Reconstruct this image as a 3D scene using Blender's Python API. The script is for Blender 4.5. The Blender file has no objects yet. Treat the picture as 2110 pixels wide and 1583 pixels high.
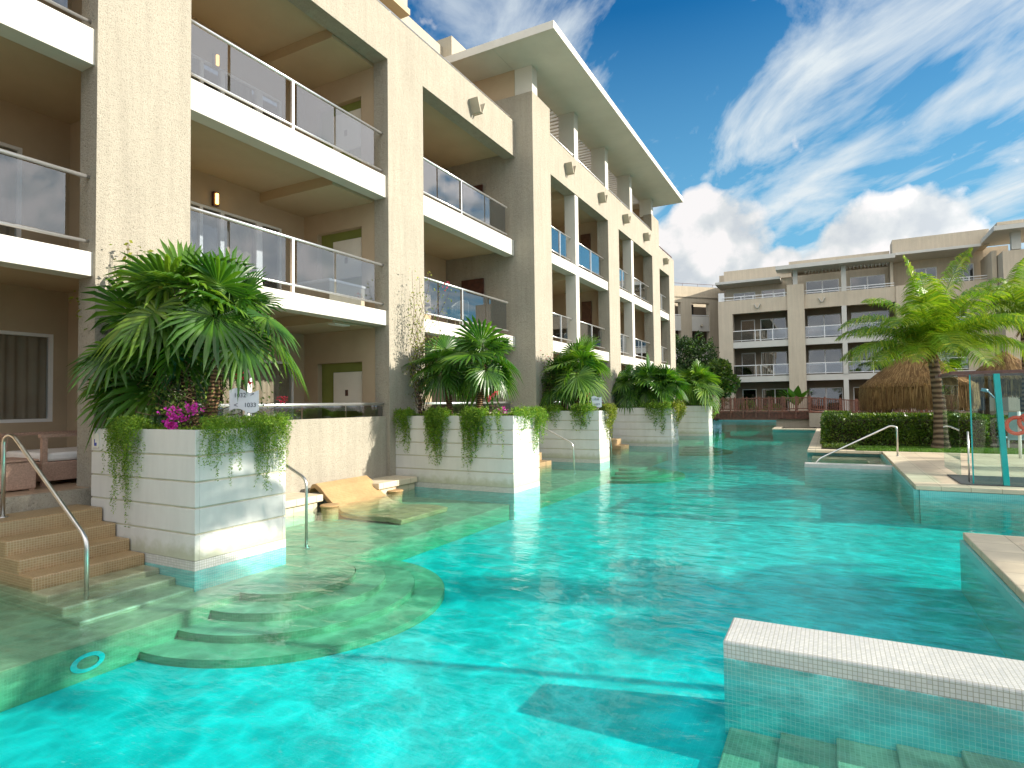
import bpy, bmesh, math, random
from mathutils import Vector, Matrix, noise
random.seed(7)
sc = bpy.context.scene
col = sc.collection
PI = math.pi
R = math.radians
V = Vector

# ------------------------------------------------------------------ materials
def newmat(name):
    m = bpy.data.materials.new(name); m.use_nodes = True
    nt = m.node_tree
    return m, nt, nt.nodes['Principled BSDF'], nt.nodes['Material Output']
def N(nt, t, **k):
    n = nt.nodes.new(t)
    for a, b in k.items(): setattr(n, a, b)
    return n
def L(nt, a, b): nt.links.new(a, b)
def mixc(nt, f, a, b, mode='MIX'):
    n = N(nt, 'ShaderNodeMix', data_type='RGBA', blend_type=mode)
    for i, x in ((0, f), (6, a), (7, b)):
        if hasattr(x, 'links'): L(nt, x, n.inputs[i])
        elif i == 0: n.inputs[0].default_value = x
        else: n.inputs[i].default_value = (*x[:3], 1)
    return n.outputs[2]
def math_(nt, op, a, b=None, c=None):
    n = N(nt, 'ShaderNodeMath', operation=op)
    for i, x in enumerate((a, b, c)):
        if x is None: continue
        if hasattr(x, 'links'): L(nt, x, n.inputs[i])
        else: n.inputs[i].default_value = x
    return n.outputs[0]
def vmath(nt, op, a, b=None):
    n = N(nt, 'ShaderNodeVectorMath', operation=op)
    for i, x in enumerate((a, b)):
        if x is None: continue
        if hasattr(x, 'links'): L(nt, x, n.inputs[i])
        else: n.inputs[i].default_value = x
    return n
def ramp(nt, f, pts):
    n = N(nt, 'ShaderNodeValToRGB'); e = n.color_ramp.elements
    while len(e) < len(pts): e.new(0.5)
    for i, (p, c) in enumerate(pts):
        e[i].position = p; e[i].color = (*c, 1) if not isinstance(c, float) else (c, c, c, 1)
    L(nt, f, n.inputs[0]); return n.outputs[0]
def noise_(nt, vec, scale, detail=3, rough=.5, dist=0., out=0):
    n = N(nt, 'ShaderNodeTexNoise'); n.inputs['Scale'].default_value = scale
    n.inputs['Detail'].default_value = detail; n.inputs['Roughness'].default_value = rough
    n.inputs['Distortion'].default_value = dist
    if vec is not None: L(nt, vec, n.inputs['Vector'])
    return n.outputs[out]
def objco(nt): return N(nt, 'ShaderNodeTexCoord').outputs['Object']
def bump(nt, bs, h, s, d=.02, prev=None):
    b = N(nt, 'ShaderNodeBump'); b.inputs['Strength'].default_value = s; b.inputs['Distance'].default_value = d
    L(nt, h, b.inputs['Height'])
    if prev is not None: L(nt, prev, b.inputs['Normal'])
    if bs is not None: L(nt, b.outputs[0], bs.inputs['Normal'])
    return b.outputs[0]
M = {}
def two_sided_ior(nt, fres, ior):
    # the light is not bent inside these thin sheets, so both faces reflect like an air-to-surface face
    g = N(nt, 'ShaderNodeNewGeometry'); m = N(nt, 'ShaderNodeMix', data_type='FLOAT')
    L(nt, g.outputs['Backfacing'], m.inputs[0]); m.inputs[2].default_value = ior; m.inputs[3].default_value = 1 / ior
    L(nt, m.outputs[0], fres.inputs[0])
def plain(name, c, rough=.6, metal=0., var=.08, vs=3., bmp=0., bs_=60., spec=.5):
    m, nt, bs, o = newmat(name)
    co = objco(nt)
    n1 = noise_(nt, co, vs, 4, .6)
    dark = tuple(x * (1 - var * 2) for x in c); lite = tuple(min(1, x * (1 + var)) for x in c)
    L(nt, ramp(nt, n1, [(.3, dark), (.7, lite)]), bs.inputs['Base Color'])
    bs.inputs['Roughness'].default_value = rough; bs.inputs['Metallic'].default_value = metal
    bs.inputs['Specular IOR Level'].default_value = spec
    if bmp: bump(nt, bs, noise_(nt, co, bs_, 3, .6), bmp, .01)
    M[name] = m; return m
def stained(name, c, rough):
    m, nt, bs, o = newmat(name); co = objco(nt)
    mp = N(nt, 'ShaderNodeMapping'); mp.inputs['Scale'].default_value = (3.1, 3.1, .5); L(nt, co, mp.inputs[0])
    a = ramp(nt, noise_(nt, mp.outputs[0], 1, 5, .7), [(.34, .91), (.6, 1.)])
    b = ramp(nt, noise_(nt, co, 1.6, 5, .65), [(.3, .93), (.7, 1.)])
    z = N(nt, 'ShaderNodeSeparateXYZ'); L(nt, co, z.inputs[0])
    # scale and algae left by splashing just above the waterline
    zn = math_(nt, 'SUBTRACT', z.outputs[2], math_(nt, 'MULTIPLY', noise_(nt, co, 6, 4, .6), .34))
    d = ramp(nt, zn, [(.0, (.72, .74, .60)), (.16, (1., 1., 1.))])
    k = mixc(nt, 1., mixc(nt, 1., c, a, 'MULTIPLY'), b, 'MULTIPLY'); k = mixc(nt, 1., k, d, 'MULTIPLY')
    L(nt, k, bs.inputs['Base Color']); bs.inputs['Roughness'].default_value = rough
    bump(nt, bs, noise_(nt, co, 60, 3, .6), .12, .01); M[name] = m
def boxco(nt):
    """planar coordinates chosen by the face's own direction"""
    tc = N(nt, 'ShaderNodeTexCoord'); s = N(nt, 'ShaderNodeSeparateXYZ'); L(nt, tc.outputs['Object'], s.inputs[0])
    g = N(nt, 'ShaderNodeNewGeometry'); t = N(nt, 'ShaderNodeSeparateXYZ'); L(nt, g.outputs['True Normal'], t.inputs[0])
    ax = math_(nt, 'GREATER_THAN', math_(nt, 'ABSOLUTE', t.outputs[0]), .6)
    ay = math_(nt, 'GREATER_THAN', math_(nt, 'ABSOLUTE', t.outputs[1]), .6)
    c1 = N(nt, 'ShaderNodeCombineXYZ'); L(nt, s.outputs[0], c1.inputs[0]); L(nt, s.outputs[1], c1.inputs[1])
    c2 = N(nt, 'ShaderNodeCombineXYZ'); L(nt, s.outputs[1], c2.inputs[0]); L(nt, s.outputs[2], c2.inputs[1])
    c3 = N(nt, 'ShaderNodeCombineXYZ'); L(nt, s.outputs[0], c3.inputs[0]); L(nt, s.outputs[2], c3.inputs[1])
    def mv(f, a, b):
        n = N(nt, 'ShaderNodeMix', data_type='VECTOR'); L(nt, f, n.inputs[0]); L(nt, a, n.inputs[4]); L(nt, b, n.inputs[5]); return n.outputs[1]
    return mv(ay, mv(ax, c1.outputs[0], c2.outputs[0]), c3.outputs[0]), tc.outputs['Object']
def tiles(name, c1, c2, grout, size=.025, gap=.1, rough=.35, big=None, bigamp=.25, w=None):
    m, nt, bs, o = newmat(name)
    v, co = boxco(nt)
    b = N(nt, 'ShaderNodeTexBrick', offset=0.0, squash=1.0)
    L(nt, v, b.inputs['Vector']); b.inputs['Scale'].default_value = 1
    b.inputs['Brick Width'].default_value = w or size; b.inputs['Row Height'].default_value = size
    b.inputs['Mortar Size'].default_value = size * gap; b.inputs['Mortar Smooth'].default_value = .3
    b.inputs['Color1'].default_value = (*c1, 1); b.inputs['Color2'].default_value = (*c2, 1); b.inputs['Mortar'].default_value = (*grout, 1)
    n = noise_(nt, co, 1.3, 4, .6)
    cc = mixc(nt, 1., b.outputs['Color'], ramp(nt, n, [(.3, 1 - bigamp), (.7, 1.)]), 'MULTIPLY')
    L(nt, cc, bs.inputs['Base Color']); bs.inputs['Roughness'].default_value = rough
    inv = math_(nt, 'SUBTRACT', 1., b.outputs['Fac'])
    bump(nt, bs, inv, .4, .003)
    M[name] = m; return m
def stucco(name, c, k=1.):
    m, nt, bs, o = newmat(name); co = objco(nt)
    n1 = noise_(nt, co, .7, 5, .65); n2 = noise_(nt, co, 44, 4, .7); n3 = noise_(nt, co, 9, 3, .6)
    base = ramp(nt, n1, [(.25, tuple(x * .88 for x in c)), (.75, c)])
    pits = ramp(nt, n2, [(.34, .52), (.46, 1.)])
    base = mixc(nt, .8 * k, base, pits, 'MULTIPLY')
    # rain streaks running down the render
    mp = N(nt, 'ShaderNodeMapping'); mp.inputs['Scale'].default_value = (5, 5, .35); L(nt, co, mp.inputs[0])
    st = ramp(nt, noise_(nt, mp.outputs[0], 1, 4, .7), [(.35, .78), (.6, 1.)])
    base = mixc(nt, .5, base, st, 'MULTIPLY')
    L(nt, base, bs.inputs['Base Color']); bs.inputs['Roughness'].default_value = .9; bs.inputs['Specular IOR Level'].default_value = .25
    h = math_(nt, 'ADD', n2, math_(nt, 'MULTIPLY', n3, .8))
    bump(nt, bs, h, .9 * k, .03)
    M[name] = m; return m
stucco('stucco', (.415, .378, .305)); stucco('stucco_far_brightened', (.62, .53, .40), .5); stucco('stucco_smooth', (.44, .395, .305), .4)  # far stucco is the main stucco lightened to brighten the shaded block
stucco('stucco_link', (.50, .43, .32), .5)
plain('white_paint', (.57, .553, .495), .6, var=.03, vs=1.5, bmp=.08, bs_=90)
stained('board_white', (.60, .60, .575), .45)
plain('groove', (.55, .53, .40), .8)
plain('ceiling', (.46, .365, .235), .85, var=.04, vs=.8)
plain('inner_wall', (.45, .35, .235), .85, var=.04, vs=1)
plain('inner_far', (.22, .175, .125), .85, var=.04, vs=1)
plain('olive', (.20, .23, .05), .8, var=.05)
plain('art_white', (.72, .69, .60), .7, var=.03)
plain('art_dark', (.075, .025, .015), .5, var=.3, vs=5)
plain('black', (.02, .02, .022), .5)
plain('frame_white', (.78, .78, .76), .4, var=.03)
plain('door_brown', (.12, .055, .03), .5, var=.2, vs=6)
plain('patio_tile', (.38, .27, .18), .35, var=.12, vs=2)
plain('rattan', (.42, .27, .20), .8, var=.15, vs=40, bmp=.5, bs_=120)
plain('cushion', (.78, .75, .72), .9, var=.04, vs=6)
plain('chair_cream', (.72, .66, .52), .6)
plain('steel', (.62, .61, .58), .28, 1., var=.08, vs=8)
plain('rail_metal', (.78, .78, .77), .3, .85, var=.04, vs=8)
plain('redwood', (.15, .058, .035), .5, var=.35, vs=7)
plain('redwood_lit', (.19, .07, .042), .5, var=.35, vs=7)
plain('brown_beam', (.12, .055, .045), .55, var=.2, vs=9)
plain('soil', (.06, .04, .025), .95, var=.3, vs=20)
plain('asphalt', (.16, .15, .14), .9, var=.1, vs=5)
plain('grey_pad', (.05, .055, .06), .5)
plain('life_red', (.55, .06, .03), .45)
plain('sign_plate', (.56, .58, .62), .35, .4, var=.05)
plain('sign_ink', (.03, .035, .05), .5)
plain('blue_ink', (.03, .06, .35), .5)
plain('teal_post', (.01, .36, .36), .2, var=.06)
plain('wood_post', (.10, .055, .03), .8, var=.3, vs=9)
plain('dark_room', (.03, .025, .02), .9)
plain('water_pipe', (.30, .45, .6), .3)
plain('lounger_blue', (.25, .42, .48), .7)
plain('bridge_dark', (.10, .035, .02), .6, var=.3, vs=6)
tiles('mosaic_beige', (.38, .25, .12), (.31, .20, .09), (.46, .36, .22), .03, .10, .4)
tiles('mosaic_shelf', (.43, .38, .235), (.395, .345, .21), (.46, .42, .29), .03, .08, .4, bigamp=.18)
tiles('mosaic_riser_shade', (.27, .27, .155), (.24, .24, .135), (.31, .31, .19), .03, .08, .4, bigamp=.2)  # shelf tile darkened: the shade of the risers is put into its colour
tiles('mosaic_tan', (.48, .315, .15), (.43, .27, .12), (.50, .37, .2), .03, .05, .5)
tiles('mosaic_grey', (.50, .51, .50), (.60, .60, .57), (.33, .33, .26), .032, .085, .35, bigamp=.12)
tiles('mosaic_aqua', (.12, .50, .48), (.10, .46, .45), (.34, .58, .55), .032, .08, .35, bigamp=.1)
tiles('mosaic_step', (.42, .43, .29), (.33, .35, .23), (.50, .50, .36), .032, .09, .4, bigamp=.4)
tiles('pool_aqua', (.008, .50, .54), (.006, .48, .52), (.025, .525, .565), .05, .06, .5, bigamp=.12)
tiles('deck_stone', (.60, .50, .36), (.55, .455, .33), (.36, .30, .20), .62, .012, .7, bigamp=.3, w=.62)
tiles('coping', (.64, .56, .41), (.60, .515, .37), (.36, .30, .20), .5, .014, .7, bigamp=.25, w=.5)

def thin_glass(name, tint, refl=1., rough=.0):
    m, nt, bs, o = newmat(name); nt.nodes.remove(bs)
    t = N(nt, 'ShaderNodeBsdfTransparent'); t.inputs[0].default_value = (*tint, 1)
    g = N(nt, 'ShaderNodeBsdfGlossy'); g.inputs['Roughness'].default_value = rough; g.inputs[0].default_value = (1, 1, 1, 1)
    f = N(nt, 'ShaderNodeFresnel'); two_sided_ior(nt, f, 1.5)
    k = math_(nt, 'MULTIPLY', f.outputs[0], refl)
    mx = N(nt, 'ShaderNodeMixShader'); L(nt, k, mx.inputs[0]); L(nt, t.outputs[0], mx.inputs[1]); L(nt, g.outputs[0], mx.inputs[2])
    L(nt, mx.outputs[0], o.inputs[0]); M[name] = m
thin_glass('rail_glass', (.56, .60, .64), 2.6)
thin_glass('door_glass', (.80, .82, .82), 1.4)
thin_glass('shower_glass', (.80, .92, .90), .8)
thin_glass('far_glass', (.45, .47, .5), 2.2)

def water_mat():
    m, nt, bs, o = newmat('water'); nt.nodes.remove(bs)
    co = objco(nt)
    mp = N(nt, 'ShaderNodeMapping'); mp.inputs['Rotation'].default_value = (0, 0, R(28)); mp.inputs['Scale'].default_value = (1.0, 2.1, 1); L(nt, co, mp.inputs[0])
    big = noise_(nt, mp.outputs[0], 1.6, 2, .5, .6)
    med = noise_(nt, mp.outputs[0], 7.5, 2, .5, .5)
    fine = noise_(nt, mp.outputs[0], 22, 2, .5, .3)
    patch = ramp(nt, noise_(nt, co, .28, 2, .5), [(.38, .25), (.62, 1.)])
    h = math_(nt, 'ADD', math_(nt, 'MULTIPLY', big, 1.0), math_(nt, 'MULTIPLY', math_(nt, 'ADD', math_(nt, 'MULTIPLY', med, .34), math_(nt, 'MULTIPLY', fine, .085)), patch))
    b = N(nt, 'ShaderNodeBump'); b.inputs['Strength'].default_value = 1.; b.inputs['Distance'].default_value = .022
    L(nt, h, b.inputs['Height'])
    f = N(nt, 'ShaderNodeFresnel'); two_sided_ior(nt, f, 1.33); L(nt, b.outputs[0], f.inputs['Normal'])
    g = N(nt, 'ShaderNodeBsdfGlossy'); g.inputs['Roughness'].default_value = .015; L(nt, b.outputs[0], g.inputs['Normal'])
    # caustic light painted into the see-through colour with cell patterns
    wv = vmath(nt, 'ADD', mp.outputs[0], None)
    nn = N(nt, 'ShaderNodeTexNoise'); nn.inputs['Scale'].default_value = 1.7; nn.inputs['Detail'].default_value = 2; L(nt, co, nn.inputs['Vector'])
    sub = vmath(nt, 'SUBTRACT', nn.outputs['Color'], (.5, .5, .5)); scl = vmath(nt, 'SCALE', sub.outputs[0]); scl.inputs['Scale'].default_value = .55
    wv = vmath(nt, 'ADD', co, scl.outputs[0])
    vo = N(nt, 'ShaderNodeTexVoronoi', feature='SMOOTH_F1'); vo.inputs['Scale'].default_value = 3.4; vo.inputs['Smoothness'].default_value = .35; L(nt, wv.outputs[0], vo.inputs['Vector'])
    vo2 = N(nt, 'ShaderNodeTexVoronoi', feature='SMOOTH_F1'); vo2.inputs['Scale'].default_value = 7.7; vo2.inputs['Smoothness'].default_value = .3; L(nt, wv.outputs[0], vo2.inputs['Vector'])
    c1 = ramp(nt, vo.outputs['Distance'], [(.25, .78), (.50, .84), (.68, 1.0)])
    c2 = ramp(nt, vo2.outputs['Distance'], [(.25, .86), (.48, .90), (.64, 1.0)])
    caustic_paint = mixc(nt, 1., c1, c2, 'MULTIPLY')
    tint = mixc(nt, 1., caustic_paint, (1.18, 1.21, 1.21), 'MULTIPLY')
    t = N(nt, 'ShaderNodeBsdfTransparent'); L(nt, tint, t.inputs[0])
    mx = N(nt, 'ShaderNodeMixShader'); L(nt, f.outputs[0], mx.inputs[0]); L(nt, t.outputs[0], mx.inputs[1]); L(nt, g.outputs[0], mx.inputs[2])
    va = N(nt, 'ShaderNodeVolumeAbsorption'); va.inputs[0].default_value = (.34, .985, .95, 1); va.inputs[1].default_value = 1.0
    L(nt, va.outputs[0], o.inputs[1])
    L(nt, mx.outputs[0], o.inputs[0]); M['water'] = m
water_mat()

def leafmat(name, a, b, c, tr=.35, rough=.45, clump=1.2):
    m, nt, bs, o = newmat(name); co = objco(nt)
    g = N(nt, 'ShaderNodeNewGeometry')
    r = ramp(nt, g.outputs['Random Per Island'], [(0, a), (.55, b), (1., c)])
    r = mixc(nt, .55, r, ramp(nt, noise_(nt, co, clump, 3), [(.3, .45), (.7, 1.)]), 'MULTIPLY')
    L(nt, r, bs.inputs['Base Color']); bs.inputs['Roughness'].default_value = rough
    t = N(nt, 'ShaderNodeBsdfTranslucent'); L(nt, mixc(nt, 1., r, (1.35, 1.5, .6), 'MULTIPLY'), t.inputs[0])
    mx = N(nt, 'ShaderNodeMixShader'); mx.inputs[0].default_value = tr
    L(nt, bs.outputs[0], mx.inputs[1]); L(nt, t.outputs[0], mx.inputs[2]); L(nt, mx.outputs[0], o.inputs[0]); M[name] = m
leafmat('fan_leaf', (.025, .09, .012), (.055, .165, .015), (.13, .26, .02), .35, .35)
leafmat('fan_leaf_pale', (.05, .13, .015), (.09, .21, .02), (.20, .32, .03), .4, .4)
leafmat('coco_leaf', (.09, .20, .015), (.17, .31, .02), (.38, .42, .035), .38, .35)
leafmat('fern', (.08, .19, .015), (.16, .31, .02), (.30, .40, .03), .35, .6, 4)
leafmat('fern_yellow', (.10, .16, .015), (.20, .25, .02), (.34, .33, .03), .35, .6, 4)
leafmat('shrub_leaf', (.04, .10, .015), (.09, .17, .02), (.22, .27, .04), .3, .5, 3)
leafmat('bougain_leaf', (.10, .16, .02), (.22, .27, .03), (.36, .36, .05), .4, .5, 3)
leafmat('hedge_leaf', (.04, .09, .012), (.09, .17, .015), (.20, .28, .03), .25, .4, 1.5)
leafmat('tree_leaf', (.018, .05, .012), (.045, .10, .018), (.10, .17, .03), .25, .5, .8)
leafmat('banana_leaf', (.05, .15, .015), (.09, .22, .02), (.16, .3, .04), .4, .35, 1)
leafmat('grass', (.05, .13, .01), (.09, .21, .015), (.15, .28, .02), .3, .6, 2)
leafmat('petal_magenta', (.45, .02, .35), (.62, .03, .5), (.75, .08, .6), .4, .6)
leafmat('petal_red', (.55, .02, .03), (.7, .04, .12), (.8, .1, .2), .4, .6)
leafmat('dry_leaf', (.25, .15, .05), (.35, .22, .08), (.45, .32, .13), .2, .8)
leafmat('thatch', (.16, .085, .03), (.30, .175, .065), (.45, .29, .12), .15, .9, 3)
def barkmat(name, c1, c2, sz):
    m, nt, bs, o = newmat(name); co = objco(nt)
    w = N(nt, 'ShaderNodeTexWave', wave_type='BANDS', bands_direction='Z'); w.inputs['Scale'].default_value = sz; w.inputs['Distortion'].default_value = 2.5; w.inputs['Detail'].default_value = 2
    L(nt, co, w.inputs['Vector'])
    k = mixc(nt, .5, w.outputs['Color'], noise_(nt, co, 14, 4, .6), 'MULTIPLY')
    L(nt, ramp(nt, k, [(.1, c1), (.7, c2)]), bs.inputs['Base Color']); bs.inputs['Roughness'].default_value = .9
    bump(nt, bs, w.outputs['Fac'], .6, .03); M[name] = m
barkmat('palm_bark', (.055, .035, .022), (.23, .165, .11), 1.7)
barkmat('fan_bark', (.06, .03, .015), (.27, .16, .08), 6)
barkmat('twig', (.05, .03, .02), (.16, .10, .06), 3)
def curtainmat():
    m, nt, bs, o = newmat('curtain'); co = objco(nt)
    L(nt, ramp(nt, noise_(nt, co, 2, 2), [(.3, (.50, .40, .30)), (.7, (.60, .50, .38))]), bs.inputs['Base Color'])
    bs.inputs['Roughness'].default_value = .95; M['curtain'] = m
curtainmat()
def emis(name, c, s):
    m, nt, bs, o = newmat(name); bs.inputs['Emission Color'].default_value = (*c, 1); bs.inputs['Emission Strength'].default_value = s
    bs.inputs['Base Color'].default_value = (*c, 1); M[name] = m
emis('lamp_glow', (1., .55, .12), 3.)

# ------------------------------------------------------------------ mesh builder
class MB:
    def __init__(s): s.v = []; s.f = []
    def add(s, vs, fs):
        o = len(s.v); s.v += [tuple(p) for p in vs]; s.f += [tuple(i + o for i in f) for f in fs]; return s
    def box(s, x0, x1, y0, y1, z0, z1):
        return s.add([(x0, y0, z0), (x1, y0, z0), (x1, y1, z0), (x0, y1, z0), (x0, y0, z1), (x1, y0, z1), (x1, y1, z1), (x0, y1, z1)],
                     [(0, 3, 2, 1), (4, 5, 6, 7), (0, 1, 5, 4), (1, 2, 6, 5), (2, 3, 7, 6), (3, 0, 4, 7)])
    def prism(s, pts, z0, z1):
        n = len(pts)
        return s.add([(x, y, z0) for x, y in pts] + [(x, y, z1) for x, y in pts],
                     [tuple(range(n - 1, -1, -1)), tuple(range(n, 2 * n))] + [(i, (i + 1) % n, n + (i + 1) % n, n + i) for i in range(n)])
    def tube(s, pts, r, n=10, r2=None, cap=True):
        pts = [V(p) for p in pts]; rings = []; m = len(pts)
        up = None
        for i, p in enumerate(pts):
            d = (pts[min(i + 1, m - 1)] - pts[max(i - 1, 0)]).normalized()
            if up is None:
                up = V((0, 0, 1)) if abs(d.z) < .9 else V((1, 0, 0))
            a = d.cross(up); a = a.normalized() if a.length > 1e-6 else V((1, 0, 0)); b = a.cross(d).normalized(); up = b
            rr = r[i] if isinstance(r, (list, tuple)) else (r if r2 is None else r + (r2 - r) * i / (m - 1))
            rings.append([p + a * math.cos(2 * PI * k / n) * rr + b * math.sin(2 * PI * k / n) * rr for k in range(n)])
        vs = [q for g in rings for q in g]
        fs = [(i * n + k, i * n + (k + 1) % n, (i + 1) * n + (k + 1) % n, (i + 1) * n + k) for i in range(m - 1) for k in range(n)]
        if cap: fs += [tuple(range(n - 1, -1, -1)), tuple((m - 1) * n + k for k in range(n))]
        return s.add(vs, fs)
    def build(s, name, mat, parent=None, smooth=False, at=None, bevel=0., auto=False):
        me = bpy.data.meshes.new(name)
        o = bpy.data.objects.new(name, me)
        org = V((0, 0, 0))
        if parent is not None: org = ORG[parent]; o.parent = parent
        elif at is not None: org = V(at); o.location = org
        me.from_pydata([(x - org.x, y - org.y, z - org.z) for x, y, z in s.v], [], s.f)
        me.materials.append(M[mat] if isinstance(mat, str) else mat)
        me.update()
        col.objects.link(o); ORG[o] = org
        if smooth: me.polygons.foreach_set('use_smooth', [True] * len(me.polygons))
        if bevel:
            b = o.modifiers.new('bevel', 'BEVEL'); b.width = bevel; b.segments = 2; b.limit_method = 'ANGLE'; b.angle_limit = R(40); b.harden_normals = False
        return o
ORG = {}
def empty(name, loc, label, cat, group=None):
    o = bpy.data.objects.new(name, None); col.objects.link(o); o.location = loc; ORG[o] = V(loc); o.empty_display_size = .2
    return tag(o, label, cat, group)
def tag(o, label, cat, group=None):
    o['label'] = label; o['category'] = cat
    if group: o['group'] = group
    return o
def struct(o, label=None):
    o['kind'] = 'structure'
    if label: o['label'] = label
    return o
def rbox(name, mat, parent, x0, x1, y0, y1, z0, z1, bevel=0.):
    return MB().box(x0, x1, y0, y1, z0, z1).build(name, mat, parent, bevel=bevel)

# ------------------------------------------------------------------ camera
cam = bpy.data.objects.new('camera', bpy.data.cameras.new('camera')); col.objects.link(cam); sc.camera = cam
yaw, pit, rol = 0.4900018, 0.0320292, -0.0123049
fw = V((-math.sin(yaw) * math.cos(pit), math.cos(yaw) * math.cos(pit), math.sin(pit)))
r0 = V((math.cos(yaw), math.sin(yaw), 0)); u0 = r0.cross(fw)
rr = r0 * math.cos(rol) + u0 * math.sin(rol); uu = -r0 * math.sin(rol) + u0 * math.cos(rol)
mt = Matrix(((rr.x, uu.x, -fw.x, 0), (rr.y, uu.y, -fw.y, 0), (rr.z, uu.z, -fw.z, 2.04), (0, 0, 0, 1)))
cam.matrix_world = mt
cam.data.sensor_width = 36; cam.data.lens = 36 * 1224.59 / 2110; cam.data.clip_end = 3000; cam.data.clip_start = .05

# ------------------------------------------------------------------ light and sky
S = V((1, .28, .44)).normalized()
sun = bpy.data.objects.new('sun', bpy.data.lights.new('sun', 'SUN')); col.objects.link(sun)
sun.rotation_euler = S.to_track_quat('Z', 'Y').to_euler(); sun.location = (60, 20, 40)
sun.data.energy = 3.6; sun.data.angle = R(.53); sun.data.color = (1., .925, .80)
w = bpy.data.worlds.new('World'); sc.world = w; w.use_nodes = True
nt = w.node_tree; bg = nt.nodes['Background']
sky = N(nt, 'ShaderNodeTexSky', sky_type='NISHITA'); sky.sun_disc = False
sky.sun_elevation = math.asin(S.z); sky.sun_rotation = math.atan2(S.x, S.y); sky.air_density = 1.; sky.dust_density = .1; sky.ozone_density = 2.2
tc = N(nt, 'ShaderNodeTexCoord'); D = tc.outputs['Generated']
sp = N(nt, 'ShaderNodeSeparateXYZ'); L(nt, D, sp.inputs[0])
hs = N(nt, 'ShaderNodeHueSaturation'); hs.inputs['Saturation'].default_value = 1.25; hs.inputs['Value'].default_value = 1.0; L(nt, sky.outputs[0], hs.inputs['Color'])
zz = math_(nt, 'ADD', math_(nt, 'MAXIMUM', sp.outputs[2], 0.), .10)
cp = N(nt, 'ShaderNodeCombineXYZ'); L(nt, math_(nt, 'DIVIDE', sp.outputs[0], zz), cp.inputs[0]); L(nt, math_(nt, 'DIVIDE', sp.outputs[1], zz), cp.inputs[1])
# humid air low down is paler and bluer than the bare Nishita horizon
low = ramp(nt, sp.outputs[2], [(.0, 1.), (.22, .80), (.55, .0)])
blue = mixc(nt, 1., hs.outputs[0], (.09, .36, .43), 'MULTIPLY')
skyc = mixc(nt, low, blue, (.64, 1.55, 2.2))
# high wind-drawn cloud: noise stretched along the wind
mp = N(nt, 'ShaderNodeMapping'); mp.inputs['Rotation'].default_value = (0, 0, R(54.5)); L(nt, cp.outputs[0], mp.inputs[0])
mp2 = N(nt, 'ShaderNodeMapping'); mp2.inputs['Scale'].default_value = (.8, 1.75, 1); mp2.inputs['Location'].default_value = (5.3, 2.2, 0); L(nt, mp.outputs[0], mp2.inputs[0])
ci = noise_(nt, mp2.outputs[0], 1.7, 9, .60, .55)
mp3 = N(nt, 'ShaderNodeMapping'); mp3.inputs['Scale'].default_value = (.6, 1.3, 1); mp3.inputs['Location'].default_value = (1.7, 4.4, 0); L(nt, mp.outputs[0], mp3.inputs[0])
cm = noise_(nt, mp3.outputs[0], 1.9, 3, .5, .3)
ci = math_(nt, 'ADD', math_(nt, 'MULTIPLY', ci, .80), math_(nt, 'MULTIPLY', cm, .42))
cirrus = ramp(nt, ci, [(.565, 0.), (.64, .45), (.75, .95)])
# heaped cloud banks near the horizon; unseen ones behind and overhead added for fill
def blob(d, r):
    dt = vmath(nt, 'DOT_PRODUCT', D, V(d).normalized()); c = math.cos(r)
    mr = N(nt, 'ShaderNodeMapRange', clamp=True, interpolation_type='SMOOTHSTEP'); L(nt, dt.outputs['Value'], mr.inputs[0])
    mr.inputs[1].default_value = c; mr.inputs[2].default_value = 1; return mr.outputs[0]
bl = None
for d, r in (((-.150, .953, .245), .115), ((-.19, .95, .205), .12), ((-.13, .95, .17), .12), ((-.24, .95, .18), .10), ((.055, .966, .215), .095), ((.115, .955, .225), .085), ((.0, .97, .15), .10), ((.08, .97, .17), .10),
             ((-.06, .97, .185), .06), ((-.5, .85, .18), .2), ((.95, -.25, .22), .35), ((.5, -.8, .3), .35), ((.97, .25, .16), .3), ((.9, .5, .15), .25), ((0, -1, .2), .35), ((.95, .0, .3), .3), ((.3, -.6, .6), .6), ((.7, -.3, .8), .5), ((-.3, -.8, .4), .6), ((-.2, -.4, .9), .5), ((.9, .2, .7), .35), ((.8, .6, .22), .42), ((.7, .62, .45), .40), ((.93, .36, .12), .3)):
    b = blob(d, r); bl = b if bl is None else math_(nt, 'MAXIMUM', bl, b)
wn = vmath(nt, 'SUBTRACT', noise_(nt, D, 11, 3, .6, 0, 1), (.5, .5, .5)); sc1 = vmath(nt, 'SCALE', wn.outputs[0]); sc1.inputs['Scale'].default_value = .05
dd = vmath(nt, 'ADD', D, sc1.outputs[0])
cv = N(nt, 'ShaderNodeTexVoronoi', feature='SMOOTH_F1'); cv.inputs['Scale'].default_value = 15; cv.inputs['Smoothness'].default_value = .9; L(nt, dd.outputs[0], cv.inputs['Vector'])
cv2 = N(nt, 'ShaderNodeTexVoronoi', feature='SMOOTH_F1'); cv2.inputs['Scale'].default_value = 42; cv2.inputs['Smoothness'].default_value = .8; L(nt, dd.outputs[0], cv2.inputs['Vector'])
cn = noise_(nt, D, 14, 8, .62, .1)
puff = math_(nt, 'SUBTRACT', math_(nt, 'SUBTRACT', math_(nt, 'ADD', math_(nt, 'MULTIPLY', cn, .7), .42), math_(nt, 'MULTIPLY', cv.outputs['Distance'], .45)), math_(nt, 'MULTIPLY', cv2.outputs['Distance'], .22))
cu = math_(nt, 'ADD', math_(nt, 'MULTIPLY', bl, .50), math_(nt, 'MULTIPLY', puff, .8))
cumu = ramp(nt, cu, [(.575, 0.), (.64, .55), (.72, 1.)])
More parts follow.
